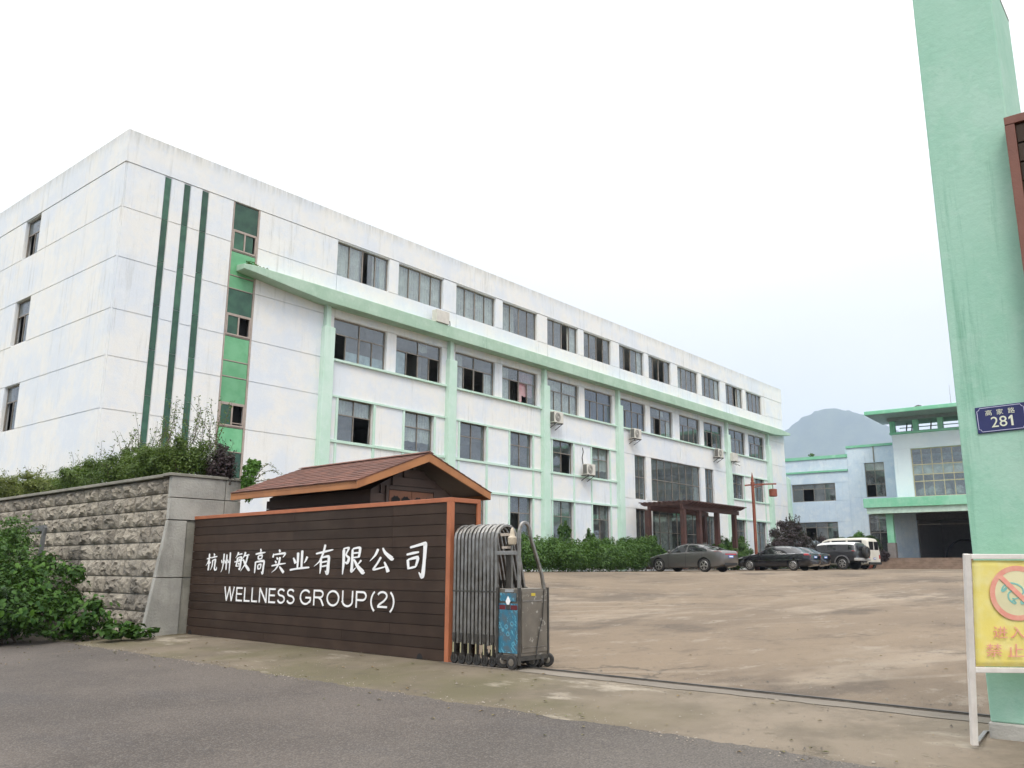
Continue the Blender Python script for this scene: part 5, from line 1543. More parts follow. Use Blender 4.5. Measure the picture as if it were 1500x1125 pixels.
MB().tube([(1.25, 0, hz_ - .42), (1.25, 0, hz_ - .72)], .02, 6).build('hanger', DARKMETAL, LPT)
MB().lathe([(.05, hz_ - .70), (.25, hz_ - .74), (.25, hz_ - 1.17), (.21, hz_ - 1.20), (.02, hz_ - 1.20)], (1.25, 0, 0), 'z', 14).build('lantern', LAMPRED, LPT, smooth=True)

# ------------------------------------------------------------------ air conditioner units on the factory
def ac_unit(x, z, label, ry=0.0, y=27.62, bracket=True, w=.82, h=.62, d=.32):
    t = thing('air_conditioner', label, 'air conditioner', (x, y, z), ry, 'air conditioner units on the factory front')
    MB().box(-w / 2, -d / 2, 0, w / 2, d / 2, h).build('casing', ACWHITE, t, bevel=.015)
    MB().lathe([(.02, -d / 2 - .012), (.235, -d / 2 - .012), (.245, -d / 2 + .004), (.02, -d / 2 + .004)], (-.10, 0, h / 2), 'y', 24).build('fan_grille', ACGRILL, t)
    for r in (.09, .15, .205):
        MB().tube([(-.10 + r * math.cos(a), -d / 2 - .016, h / 2 + r * math.sin(a)) for a in [2 * math.pi * k / 20 for k in range(21)]], .008, 5, cap=False).build('grille_ring', ACWHITE, t)
    MB().lathe([(.0, -d / 2 - .024), (.045, -d / 2 - .02), (.045, -d / 2 - .0), (.0, -d / 2)], (-.10, 0, h / 2), 'y', 12).build('fan_hub', ACWHITE, t)
    ubox('side_panel', ACGRILL, t, -w / 2 - .006, -d / 2 + .03, .05, -w / 2 - .001, d / 2 - .03, h - .05)
    if bracket:
        b = MB()
        for sx in (-w / 2 + .12, w / 2 - .12):
            b.box(sx - .02, -d / 2 - .05, -.045, sx + .02, d / 2 + .18, -.005); b.bar([(sx, -d / 2, -.04), (sx, d / 2 + .18, -.32)], .03, .03)
        b.build('bracket', DARKMETAL, t)
    return t
ac_unit(37.10, 9.02, 'air conditioner on bracket just right of the third mint pilaster, under the upper sill')
ac_unit(45.35, 9.12, 'air conditioner on bracket right of the fourth mint pilaster, above the narrow entrance glazing')
ac_unit(40.15, 6.42, 'air conditioner with loose black hose beside a second floor window')
ac_unit(56.75, 9.10, 'air conditioner on bracket left of the pilaster above the pergola end')
ac_unit(59.15, 9.05, 'air conditioner seen from its flat back right of the pilaster above the pergola end', math.pi)
A6 = ac_unit(27.75, 12.575, 'beige air conditioner standing on the mint ledge below the top windows', math.pi, 27.50, False, .85, .60, .34)
MB().tube([(-.45, .1, .15), (-.62, .0, .25), (-.75, -.1, .1), (-.7, -.2, -.0), (-.5, -.22, .02)], .02, 6).build('pipe', RUBBER, A6)
MB().tube([(40.0 - 40.15, 0.30, .6), (39.95 - 40.15, .33, 1.0), (40.08 - 40.15, .34, 1.35), (40.02 - 40.15, .34, 1.6)], .025, 6).build('hose', RUBBER, [o for o in scene.objects if o.get('label') == 'air conditioner with loose black hose beside a second floor window'][0])

# ------------------------------------------------------------------ parked vehicles
GREYCAR = mat('grey_car_paint', (0.155, 0.150, 0.145), 0.28, (0.150, 0.145, 0.14), 2.0, metal=0.55, coat=0.8)
BLACKCAR = mat('black_car_paint', (0.010, 0.010, 0.013), 0.22, (0.012, 0.012, 0.015), 2.0, coat=0.9)
DKGREYCAR = mat('charcoal_car_paint', (0.035, 0.035, 0.038), 0.3, (0.03, 0.03, 0.033), 2.0, coat=0.6)
VANPAINT = mat('cream_van_paint', (0.66, 0.63, 0.55), 0.4, (0.60, 0.57, 0.49), 2.0, coat=0.3)
CARGLASS = mat('dark_car_glass', (0.012, 0.013, 0.014), 0.04, (0.014, 0.015, 0.016), 1.0, spec=0.9)
TAIL = mat('red_tail_lamp', (0.42, 0.012, 0.014), 0.15, (0.36, 0.01, 0.012), 5.0, coat=0.6)
LAMPGL = mat('clear_lamp', (0.55, 0.55, 0.55), 0.15, (0.5, 0.5, 0.5), 5.0)
ALLOY = mat('alloy_rim', (0.50, 0.49, 0.47), 0.3, (0.45, 0.44, 0.42), 5.0, metal=0.7)
PLATE = mat('blue_number_plate', (0.06, 0.16, 0.55), 0.4)
TRIMBLK = mat('black_plastic_trim', (0.022, 0.022, 0.022), 0.6)
CHROME = mat('chrome', (0.6, 0.6, 0.6), 0.15, metal=1.0)
WHITEROOF = mat('white_roof_paint', (0.72, 0.72, 0.70), 0.3, coat=0.5)

def cat(P, t):
    """Catmull-Rom through rows of P at float parameter t."""
    n = len(P); i = int(min(max(math.floor(t), 0), n - 2)); f = t - i
    p0 = P[max(i - 1, 0)]; p1 = P[i]; p2 = P[i + 1]; p3 = P[min(i + 2, n - 1)]
    return .5 * ((2 * p1) + (-p0 + p2) * f + (2 * p0 - 5 * p1 + 4 * p2 - p3) * f * f + (-p0 + 3 * p1 - 3 * p2 + p3) * f ** 3)

def mono(xs, ys):
    xs = np.array(xs, float); ys = np.array(ys, float)
    h = np.diff(xs); d = np.diff(ys) / h; m = np.zeros(len(xs)); m[0] = d[0]; m[-1] = d[-1]
    for i in range(1, len(xs) - 1):
        m[i] = 0 if d[i - 1] * d[i] <= 0 else 2 * d[i - 1] * d[i] / (d[i - 1] + d[i])
    def f(x):
        x = min(max(x, xs[0]), xs[-1]); i = int(min(np.searchsorted(xs, x, 'right') - 1, len(xs) - 2)); t = (x - xs[i]) / h[i]
        return float((2 * t**3 - 3 * t**2 + 1) * ys[i] + (t**3 - 2 * t**2 + t) * h[i] * m[i] + (-2 * t**3 + 3 * t**2) * ys[i + 1] + (t**3 - t**2) * h[i] * m[i + 1])
    return f

class Car:
    """x runs from the nose (0) to the tail (L); y to the right of the car seen from behind is +."""
    def __init__(s, spec, paint, name, label, cat_, rear_left, heading, group=None):
        s.sp = spec; L = spec['L']
        s.low = mono(*spec['low']); s.belt = mono(*spec['belt']); s.top = mono(*spec['top']); s.hw = mono(*spec['hw']); s.rw = mono(*spec['rw'])
        s.paint = paint
        h = math.radians(heading)
        fwd = Vector((math.cos(h), math.sin(h), 0)); right = Vector((math.sin(h), -math.cos(h), 0))
        # rear left wheel sits at (xr, -track)
        xr = spec['xr']; tr_ = spec['W'] / 2 - .10
        nose = Vector((rear_left[0], rear_left[1], 0)) + fwd * xr + right * tr_
        nose.z = ground_z(nose.x - fwd.x * L / 2, nose.y - fwd.y * L / 2)
        s.t = thing(name, label, cat_, tuple(nose), h + math.pi, group)     # local +x points backwards
        s.body()
    def ring(s, x):
        w = s.hw(x); zl = s.low(x); zb = s.belt(x); zt = max(s.top(x), zb + .02); r = min(s.rw(x), w * .95)
        zm = zl + (zb - zl) * .55; d = zt - zb
        return [np.array(p) for p in ((w * .55, zl), (w * .93, zl + .02), (w * .985, zl + .14), (w, zm), (w * .985, zb - .05 * min(1, d)), (w * .955, zb), (w * .955 * .45 + r * .55, zb + d * .52), (r, zt - .10 * min(1, d / .4)), (r * .80, zt - .028 * min(1, d / .3)), (r * .4, zt - .004), (0.0, zt))]
    def pt(s, x, u, side=1, off=0.0):
        P = s.ring(x); q = cat(P, u)
        if off:
            a = cat(P, min(u + .05, 10)); b = cat(P, max(u - .05, 0)); d = a - b; l = math.hypot(*d) or 1
            q = q + np.array((d[1], -d[0])) / l * off
        return (x, side * q[0], q[1])
    def body(s):
        L = s.sp['L']; nx = 56
        xs = sorted(set([round(L * (.5 - .5 * math.cos(math.pi * i / nx)), 4) for i in range(nx + 1)]))
        us = [k * 10 / 32 for k in range(33)]
        V = []; F = []; m = 2 * len(us) - 1
        for x in xs:
            V += [s.pt(x, u, -1) for u in us] + [s.pt(x, u, 1) for u in reversed(us[:-1])]
        n = len(xs)
        for i in range(n - 1):
            for k in range(m - 1):
                F.append((i * m + k, i * m + k + 1, (i + 1) * m + k + 1, (i + 1) * m + k))
            F.append((i * m + m - 1, i * m, (i + 1) * m, (i + 1) * m + m - 1))
        F.append(tuple(range(m - 1, -1, -1))); F.append(tuple(range((n - 1) * m, n * m)))
        me = bpy.data.meshes.new('body'); me.from_pydata(V, [], F); me.update(); me.materials.append(s.paint); me.materials.append(TRIMBLK)
        o = link('body', me, s.t)
        cut = MB(); R_ = s.sp['R'] + .055; W = s.sp['W']
        for xw in (s.sp['xf'], s.sp['xr']):
            for sd in (-1, 1):
                cut.lathe([(R_, -.30), (R_, .40)], (xw, sd * (W / 2 - .02), s.sp['R'] + .01), 'y', 32) if False else cut.lathe([(R_, W / 2 - .34), (R_, W / 2 + .2)] if sd > 0 else [(R_, -W / 2 - .2), (R_, -W / 2 + .34)], (xw, 0, s.sp['R'] + .02), 'y', 32)
        cm = bpy.data.meshes.new('cut'); cm.from_pydata(cut.v, [], cut.f); cm.update(); cm.materials.append(TRIMBLK)
        co = bpy.data.objects.new('cut', cm); col.objects.link(co); co.parent = s.t
        bo = o.modifiers.new('arches', 'BOOLEAN'); bo.operation = 'DIFFERENCE'; bo.object = co; bo.solver = 'EXACT'
        bo.material_mode = 'TRANSFER' if hasattr(bo, 'material_mode') else 'INDEX'
        bpy.context.view_layer.update()
        nm = bpy.data.meshes.new_from_object(o.evaluated_get(bpy.context.evaluated_depsgraph_get()))
        o.modifiers.clear(); o.data = nm; nm.name = 'body'
        bpy.data.objects.remove(co)
        shade(nm, 38)
        s.b = o
    def patch(s, name, m, xa, xb, u0, u1, side, off=.006, nx=10, nu=6, parent=None, both=False):
        """xa, xb: (x at u0, x at u1) for the two ends. side 0 spans the whole width over the top."""
        V = []; T = []
        us = [u0 + (u1 - u0) * j / nu for j in range(nu + 1)]
        for i in range(nx + 1):
            for j, u in enumerate(us):
                f = j / nu; x0 = xa[0] + (xa[1] - xa[0]) * f; x1 = xb[0] + (xb[1] - xb[0]) * f
                V.append(s.pt(x0 + (x1 - x0) * i / nx, u, side, off))
        for i in range(nx):
            for j in range(nu):
                a = i * (nu + 1) + j; T.append((a, a + 1, a + nu + 2, a + nu + 1))
        return np_mesh(name, V, T, m, parent or s.t, smooth=True)
    def screen(s, name, m, x_lo, x_hi, uc, off=.006):
        """windscreen or rear window: runs across the car from -uc over the centre line to +uc."""
        V = []; T = []; nx = 10; ny = 16
        for i in range(nx + 1):
            for j in range(ny + 1):
                f = -1 + 2 * j / ny; u = 10 - (10 - uc) * abs(f)
                bow = (1 - f * f) * s.sp.get('bow', .06)
                x = x_lo + (x_hi - x_lo) * i / nx
                V.append(s.pt(x, u, 1 if f > 0 else -1, off))
        for i in range(nx):
            for j in range(ny):
                a = i * (ny + 1) + j; T.append((a, a + 1, a + ny + 2, a + ny + 1))
        return np_mesh(name, V, T, m, s.t, smooth=True)
    def wheels(s, spokes=5, rim=.70, double=False):
        R_ = s.sp['R']; W = s.sp['W']; wd = .22
        tyre = None
        for xw in (s.sp['xf'], s.sp['xr']):
            for sd in (-1, 1):
                if tyre is None:
                    tyre = MB().lathe([(R_ * rim, -.10), (R_ * .93, -.11), (R_, -.085), (R_, .085), (R_ * .93, .11), (R_ * rim, .10)], (0, 0, 0), 'y', 28).build('wheel', RUBBER, s.t, smooth=True)
                    r_ = MB(); rr_ = R_ * rim
                    n = 32; vs = []; fs = []
                    for k in range(n):
                        a = 2 * math.pi * k / n
                        for rad, y in ((rr_, -.098), (rr_ * .90, -.112), (rr_ * .86, -.09)):
                            vs.append((rad * math.cos(a), y, rad * math.sin(a)))
                    for k in range(n):
                        for q in range(2):
                            a = k * 3 + q; b2 = ((k + 1) % n) * 3 + q; fs.append((a, b2, b2 + 1, a + 1))
                    r_.add(vs, fs)
                    for k in range(spokes):
                        for dl in ((-.10, .10) if double else (0,)):
                            a = 2 * math.pi * k / spokes + dl
                            r_.bar([(.03 * math.cos(a), -.10, .03 * math.sin(a)), (rr_ * .88 * math.cos(a), -.098, rr_ * .88 * math.sin(a))], .035 if double or spokes > 7 else .06, .02, up=(0, 1, 0))
                    r_.lathe([(.0, -.115), (.06, -.112), (.065, -.09)], (0, 0, 0), 'y', 14)
                    rimo = r_.build('rim', ALLOY, tyre, smooth=False)
                    MB().lathe([(.0, -.072), (rr_ * .99, -.072), (rr_ * .99, -.06), (0, -.06)], (0, 0, 0), 'y', 20).build('brake_disc', DARKMETAL, tyre)
                    o = tyre
                else:
                    o = copy_tree(tyre, s.t)
                o.location = (xw, sd * (W / 2 - .115), R_); o.rotation_euler = (0, 0.4 * xw, 0 if sd < 0 else math.pi)
    def local(s, name, m, *boxes, bevel=0.0):
        b = MB()
        for bx in boxes: b.box(*bx)
        return b.build(name, m, s.t, bevel=bevel)
    def plate(s, x, z, w=.44, h=.14):
        p = s.local('number_plate', PLATE, (x - .012, -w / 2, z - h / 2, x, w / 2, z + h / 2))
        ubox('plate_print', LETTER, p, x, -w * .38, z - h * .22, x + .002, w * .38, z + h * .24)

def sedan(s, glass_u=(5.25, 7.05), doors=(1.62, 2.72, 3.62), wedge=(1.55, 2.25, 3.75, 4.28), mirror_x=1.72, cchrome=False, spokes=5, double=False, screens=((1.42, 2.02), (3.72, 4.35)), tail=(4.3, 4.82)):
    u0, u1 = glass_u
    a0, a1, b1, b0 = wedge                      # lower front, upper front, upper rear, lower rear of the side glass
    mid = doors[1]
    for sd in (-1, 1):
        s.patch('side_window', CARGLASS, (a0, a1), (mid - .04, mid - .02), u0, u1, sd)
        s.patch('side_window', CARGLASS, (mid + .05, mid + .04), (b0, b1), u0, u1, sd)
        if cchrome:
            s.patch('window_trim', CHROME, (a0 - .03, a0 - .03), (b0 + .02, b0 + .02), u0 - .12, u0 - .03, sd, .009, 14, 1)
            s.patch('window_trim', CHROME, (a1, a1), (b1, b1 + .02), u1 + .03, u1 + .13, sd, .009, 14, 1)
        for x in doors:
            s.patch('door_gap', TRIMBLK, (x, x), (x + .014, x + .014), 1.6, u0 - .1, sd, .0035, 1, 10)
        s.patch('sill_gap', TRIMBLK, (doors[0], doors[0]), (doors[2], doors[2]), 1.55, 1.62, sd, .0035, 12, 1)
        for x in (mid - .30, doors[2] - .32):
            s.patch('door_handle', s.paint, (x, x), (x + .2, x + .2), 4.0, 4.22, sd, .025, 2, 1)
        q = s.pt(mirror_x, 5.3, sd, .05)
        m_ = MB().lathe([(.0, -.10), (.07, -.07), (.085, 0), (.07, .08), (.0, .10)], (q[0], q[1] + sd * .07, q[2] + .06), 'x', 10).build('door_mirror', s.paint, s.t, smooth=True); m_.scale = (1, 1, 1)
    s.screen('windscreen', CARGLASS, screens[0][0], screens[0][1], 6.6)
    s.screen('rear_window', CARGLASS, screens[1][1], screens[1][0], 6.7)
    s.wheels(spokes, .70, double)

# grey saloon
sp = dict(L=4.87, W=1.85, R=.335, xf=.97, xr=3.82,
    low=([0, .3, .9, 4, 4.6, 4.87], [.30, .20, .19, .20, .25, .38]),
    belt=([0, .25, .9, 1.4, 2.4, 3.6, 4.3, 4.72, 4.87], [.56, .68, .82, .90, .945, .99, 1.02, 1.02, .90]),
    top=([0, .2, .7, 1.25, 1.5, 2.05, 2.6, 3.2, 3.7, 4.2, 4.5, 4.78, 4.87], [.58, .74, .88, .97, 1.08, 1.385, 1.465, 1.445, 1.345, 1.175, 1.10, 1.075, .95]),
    hw=([0, .12, .35, .8, 1.4, 3.6, 4.3, 4.7, 4.82, 4.87], [.56, .72, .85, .915, .925, .925, .90, .83, .76, .68]),
    rw=([0, .5, 1.2, 1.6, 2.1, 3.2, 3.8, 4.3, 4.6, 4.87], [.45, .66, .74, .68, .60, .58, .60, .70, .68, .58]))
C1 = Car(sp, GREYCAR, 'parked_car', 'metallic grey saloon car parked nose in by the hedge and pergola', 'car', (40.8, 20.95), 83.5, 'cars parked before the factory')
sedan(C1, wedge=(1.62, 2.22, 3.70, 4.02), doors=(1.60, 2.70, 3.72), mirror_x=1.70, screens=((1.42, 2.02), (3.62, 4.42)), spokes=5, double=True)
for sd in (-1, 1):
    C1.patch('tail_lamp', TAIL, (4.40, 4.46), (4.80, 4.835), 4.15, 5.0, sd, .008, 8, 4)
    C1.patch('headlamp', LAMPGL, (.16, .2), (.62, .66), 3.9, 4.7, sd, .008)
C1.local('tail_lamp_bar', TAIL, (4.85, -.52, .86, 4.875, .52, .93))
C1.plate(4.885, .78)
C1.local('rear_bumper_insert', TRIMBLK, (4.80, -.62, .32, 4.872, .62, .48), bevel=.02)
C1.local('roof_aerial', GREYCAR, (3.25, -.02, 1.43, 3.45, .02, 1.50), bevel=.01)

# first black saloon
sp2 = dict(L=4.75, W=1.75, R=.315, xf=.95, xr=3.72,
    low=([0, .3, .9, 3.9, 4.5, 4.75], [.30, .21, .20, .21, .27, .36]),
    belt=([0, .2, .8, 1.4, 2.4, 3.6, 4.3, 4.65, 4.75], [.58, .70, .80, .87, .91, .94, .955, .95, .84]),
    top=([0, .15, .6, 1.25, 1.5, 2.05, 2.6, 3.1, 3.6, 4.0, 4.3, 4.66, 4.75], [.60, .76, .88, .96, 1.06, 1.37, 1.45, 1.445, 1.37, 1.18, 1.05, 1.01, .88]),
    hw=([0, .1, .3, .8, 1.4, 3.6, 4.3, 4.62, 4.72, 4.75], [.60, .74, .82, .865, .875, .875, .855, .80, .75, .70]),
    rw=([0, .5, 1.2, 1.6, 2.1, 3.2, 3.7, 4.1, 4.5, 4.75], [.5, .66, .72, .66, .58, .56, .57, .66, .68, .6]))
C2 = Car(sp2, BLACKCAR, 'parked_car', 'black saloon car with chrome window trim, nearest the pergola post', 'car', (49.9, 19.9), 87.0, 'cars parked before the factory')
sedan(C2, wedge=(1.58, 2.15, 3.52, 3.86), doors=(1.56, 2.62, 3.62), mirror_x=1.66, cchrome=True, spokes=10, screens=((1.42, 2.02), (3.52, 4.16)))
for sd in (-1, 1):
    C2.patch('tail_lamp', TAIL, (4.42, 4.42), (4.68, 4.70), 3.7, 4.85, sd, .008, 6, 4)
    C2.patch('side_strip', CHROME, (.9, .9), (4.3, 4.3), 3.0, 3.1, sd, .008, 20, 1)
    C2.patch('headlamp', LAMPGL, (.12, .14), (.5, .52), 3.9, 4.7, sd, .008)
    C2.local('tail_lamp_face', TAIL, (4.70, sd * .72, .66, 4.745, sd * .42, .90), bevel=.01)
C2.plate(4.765, .78)
C2.local('bumper_strip', CHROME, (4.72, -.7, .56, 4.762, .7, .585))

# second black saloon, further along
C3 = Car(dict(sp2, R=.31), BLACKCAR, 'parked_car', 'black saloon car half hidden between the first black saloon and the off-road car', 'car', (53.35, 20.55), 86.0, 'cars parked before the factory')
sedan(C3, wedge=(1.58, 2.15, 3.52, 3.86), doors=(1.56, 2.62, 3.62), mirror_x=1.66, spokes=7, screens=((1.42, 2.02), (3.52, 4.16)))
for sd in (-1, 1):
    C3.patch('tail_lamp', TAIL, (4.45, 4.45), (4.68, 4.70), 4.0, 4.75, sd, .008, 6, 4)
    C3.local('tail_lamp_face', TAIL, (4.70, sd * .72, .72, 4.745, sd * .45, .88), bevel=.01)
C3.plate(4.765, .78)

# off-road car, dark with a white roof and a spare wheel on the tail
sp4 = dict(L=4.55, W=1.90, R=.39, xf=.92, xr=3.60,
    low=([0, .3, .8, 3.7, 4.2, 4.55], [.55, .48, .44, .44, .55, .60]),
    belt=([0, .12, .5, 1.3, 2.4, 3.6, 4.3, 4.55], [.86, 1.0, 1.10, 1.14, 1.17, 1.20, 1.20, 1.18]),
    top=([0, .1, .5, 1.25, 1.42, 1.72, 2.2, 3.2, 4.1, 4.42, 4.50, 4.55], [.90, 1.06, 1.15, 1.20, 1.30, 1.70, 1.79, 1.81, 1.79, 1.72, 1.55, 1.30]),
    hw=([0, .08, .3, .9, 1.4, 3.6, 4.3, 4.5, 4.55], [.72, .84, .90, .945, .95, .95, .93, .90, .86]),
    rw=([0, .5, 1.2, 1.6, 2.1, 3.2, 4.2, 4.55], [.6, .76, .78, .74, .70, .70, .70, .66]))
C4 = Car(sp4, DKGREYCAR, 'off_road_car', 'charcoal off-road car with white roof and spare wheel on its tail', 'car', (58.5, 19.95), 81.0, 'cars parked before the factory')
for sd in (-1, 1):
    C4.patch('side_window', CARGLASS, (1.50, 1.75), (2.40, 2.40), 5.25, 6.45, sd); C4.patch('side_window', CARGLASS, (2.52, 2.52), (3.15, 3.20), 5.25, 6.45, sd)
    C4.patch('side_window', CARGLASS, (4.02, 4.02), (4.36, 4.30), 5.35, 6.45, sd)
    C4.patch('tail_lamp', TAIL, (4.30, 4.30), (4.52, 4.50), 4.2, 5.15, sd, .012, 5, 4)
    for x in (1.48, 2.46): C4.patch('door_gap', TRIMBLK, (x, x), (x + .016, x + .016), 1.6, 5.2, sd, .004, 1, 10)
    for xw in (.92, 3.60):
        pts = [(xw + .50 * math.cos(t), sd * .965, .41 + .50 * math.sin(t)) for t in [math.pi * k / 12 for k in range(13)]]
        MB().bar(pts, .075, .05, up=(0, sd, 0)).build('wheel_arch_trim', mat('grey_plastic', (.16, .16, .165), .5) if 'grey_plastic' not in MATS else MATS['grey_plastic'], C4.t)
    C4.local('side_step', TRIMBLK, (1.45, sd * .90, .42, 3.05, sd * 1.0, .48))
    q = C4.pt(1.62, 5.3, sd, .05); C4.local('door_mirror', DKGREYCAR, (q[0] - .06, q[1], q[2], q[0] + .06, q[1] + sd * .2, q[2] + .2), bevel=.03)
C4.patch('roof_skin', WHITEROOF, (1.78, 1.78), (4.40, 4.40), 6.55, 10.0, 1, .014, 16, 10); C4.patch('roof_skin', WHITEROOF, (1.78, 1.78), (4.40, 4.40), 6.55, 10.0, -1, .012, 16, 8)
C4.screen('windscreen', CARGLASS, 1.36, 1.70, 6.4); C4.wheels(6, .66)
C4.local('rear_window', CARGLASS, (4.535, -.58, 1.24, 4.575, .58, 1.58), bevel=.01)
C4.local('rear_bumper', mat('silver_plastic', (.42, .41, .39), .45), (4.42, -.92, .56, 4.66, .92, .76), bevel=.04)
sw = MB().lathe([(.10, 0), (.37, .0), (.40, .05), (.40, .20), (.36, .24), (.06, .24)], (4.60, .22, 1.12), 'x', 26).build('spare_wheel', RUBBER, C4.t, smooth=True)
MB().lathe([(.0, .245), (.25, .25), (.27, .235), (.0, .23)], (4.60, .22, 1.12), 'x', 22).build('spare_cover', DKGREYCAR, sw, smooth=True)
C4.local('tow_bar', TRIMBLK, (4.5, -.3, .45, 4.72, .3, .55))

# white van behind
sp5 = dict(L=4.9, W=1.80, R=.34, xf=.85, xr=3.75,
    low=([0, .3, .8, 4.2, 4.9], [.36, .28, .27, .28, .34]),
    belt=([0, .1, .5, 1.2, 2.4, 4.3, 4.9], [.80, .95, 1.10, 1.15, 1.18, 1.20, 1.18]),
    top=([0, .1, .5, .8, 1.5, 1.9, 2.4, 4.3, 4.75, 4.86, 4.9], [.86, 1.02, 1.20, 1.42, 1.96, 2.09, 2.14, 2.14, 2.08, 1.9, 1.5]),
    hw=([0, .08, .3, .9, 1.4, 3.6, 4.5, 4.82, 4.9], [.66, .80, .86, .89, .90, .90, .89, .87, .83]),
    rw=([0, .5, 1.2, 1.6, 2.1, 3.2, 4.5, 4.9], [.55, .72, .72, .72, .72, .72, .72, .68]))
C5 = Car(sp5, VANPAINT, 'parked_van', 'cream white van parked behind the off-road car', 'van', (61.0, 20.1), 81.0)
for sd in (-1, 1):
    C5.patch('side_window', CARGLASS, (1.15, 1.5), (2.1, 2.1), 5.3, 6.7, sd); C5.patch('side_window', CARGLASS, (2.25, 2.25), (3.3, 3.3), 5.3, 6.7, sd); C5.patch('side_window', CARGLASS, (3.45, 3.45), (4.5, 4.45), 5.3, 6.7, sd)
    C5.local('tail_lamp', TAIL, (4.86, sd * .80, .70, 4.91, sd * .66, .98), bevel=.01)
C5.screen('windscreen', CARGLASS, .85, 1.5, 6.4); C5.wheels(6, .62)
for y0, y1 in ((-.64, -.06), (.06, .64)):
    C5.local('rear_window', CARGLASS, (4.875, y0, 1.30, 4.915, y1, 1.86), bevel=.015)
    C5.local('rear_door', VANPAINT, (4.87, y0 - .02, .5, 4.905, y1 + .02, 1.28), bevel=.01)
C5.local('rear_bumper', TRIMBLK, (4.84, -.84, .32, 4.97, .84, .48), bevel=.02)
C5.plate(4.92, .72, .3, .12)

# ------------------------------------------------------------------ foliage
def leaf_arrays(centres, normals, sizes, rs, aspect=.45, fold=.25):
    """one folded leaf (two triangles sharing the midrib) per centre."""
    n = len(centres)
    N = normals / (np.linalg.norm(normals, axis=1, keepdims=True) + 1e-9)
    ref = rs.normal(size=(n, 3)); T = np.cross(N, ref); T /= np.linalg.norm(T, axis=1, keepdims=True) + 1e-9
    B = np.cross(N, T); s = sizes[:, None]
    v0 = centres - T * s * .5; v2 = centres + T * s * .5 - N * s * .12
    v1 = centres + B * s * aspect * .5 + N * s * fold * .3 + T * s * -.05; v3 = centres - B * s * aspect * .5 + N * s * fold * .3 + T * s * -.05
    V = np.stack([v0, v1, v2, v3], 1).reshape(-1, 3); i = np.arange(n) * 4
    T_ = np.stack([np.stack([i, i + 1, i + 2], 1), np.stack([i, i + 2, i + 3], 1)], 1).reshape(-1, 3)
    return V, T_

def lumps_points(lumps, n, rs, shell=.55, jitter=.12):
    """points in a set of ellipsoids, denser towards the outside; (cx, cy, cz, rx, ry, rz)"""
    L = np.array(lumps, float); vol = (L[:, 3] * L[:, 4] * L[:, 5]) ** (2 / 3); pick = rs.choice(len(L), n, p=vol / vol.sum())
    d = rs.normal(size=(n, 3)); d /= np.linalg.norm(d, axis=1, keepdims=True)
    r = shell + (1 - shell) * rs.random(n) ** .6
    r *= 1 + jitter * rs.normal(size=n)
    P = L[pick, :3] + d * r[:, None] * L[pick, 3:]
    N = d / L[pick, 3:] * L[pick, 3:].mean() + np.array((0, 0, .9)) + rs.normal(size=(n, 3)) * .55
    return P, N

def bush(name, label, cat_, base, lumps, n, size, m, seed=1, group=None, stems=6, aspect=.45, zmin=.02, leafname='foliage', rotz=0.0, shell=.5, sprigs=0, sprig_len=.5, jitter=.12):
    rs = np.random.RandomState(seed); rr = random.Random(seed)
    t = thing(name, label, cat_, base, rotz, group)
    # break every lump into smaller clumps so that the outline is uneven
    sub = []
    for l in lumps:
        sub.append((l[0], l[1], l[2], l[3] * .84, l[4] * .84, l[5] * .84))
        for k in range(10):
            d = rs.normal(size=3); d /= np.linalg.norm(d); d[2] = d[2] * .8 + .25
            q = rr.uniform(.62, 1.0); f = rr.uniform(.16, .36)
            sub.append((l[0] + d[0] * l[3] * q, l[1] + d[1] * l[4] * q, l[2] + d[2] * l[5] * q, l[3] * f, l[4] * f, l[5] * f * .9))
    P, N = lumps_points(sub, n, rs, shell, jitter)
    sz = size * (0.6 + .8 * rs.random(n))
    if sprigs:
        SP = []; SN = []
        tw = MB()
        for k in range(sprigs):
            l = lumps[rr.randrange(len(lumps))]
            a = rr.uniform(0, 6.28); b0 = np.array((l[0] + math.cos(a) * l[3] * .6, l[1] + math.sin(a) * l[4] * .6, l[2] + l[5] * .7))
            d = np.array((rr.uniform(-.5, .5), rr.uniform(-.5, .5), 1.0)); ln = sprig_len * rr.uniform(.5, 1.2)
            e = b0 + d * ln
            tw.tube([tuple(b0), tuple(b0 + d * ln * .5 + np.array((.03, 0, .02))), tuple(e)], .006, 4, .002)
            q = rs.random(int(16 * ln / .5))[:, None]; pts = b0 + d * ln * q + rs.normal(size=(len(q), 3)) * .035
            SP.append(pts); SN.append(rs.normal(size=(len(q), 3)) + (0, 0, .6))
        SP = np.concatenate(SP); SN = np.concatenate(SN)
        P = np.concatenate([P, SP]); N = np.concatenate([N, SN]); sz = np.concatenate([sz, size * (.6 + .6 * rs.random(len(SP)))])
        tw.build('twigs', BARK, t)
    keep = P[:, 2] > zmin
    V, T = leaf_arrays(P[keep], N[keep], sz[keep], rs, aspect)
    fo = np_mesh(leafname, V, T, m, t)
    if stems:
        st = MB()
        for k in range(stems):
            l = lumps[k % len(lumps)]
            tip = (l[0] + rr.uniform(-.5, .5) * l[3], l[1] + rr.uniform(-.5, .5) * l[4], l[2] + rr.uniform(0, .6) * l[5])
            b0 = (l[0] * .8 + rr.uniform(-.1, .1), l[1] * .8 + rr.uniform(-.1, .1), 0)
            md = tuple((b0[i] + tip[i]) / 2 + rr.uniform(-.08, .08) for i in range(3))
            st.tube([b0, md, tip], .022, 5, .006)
        st.build('stems', BARK, t)
    return t

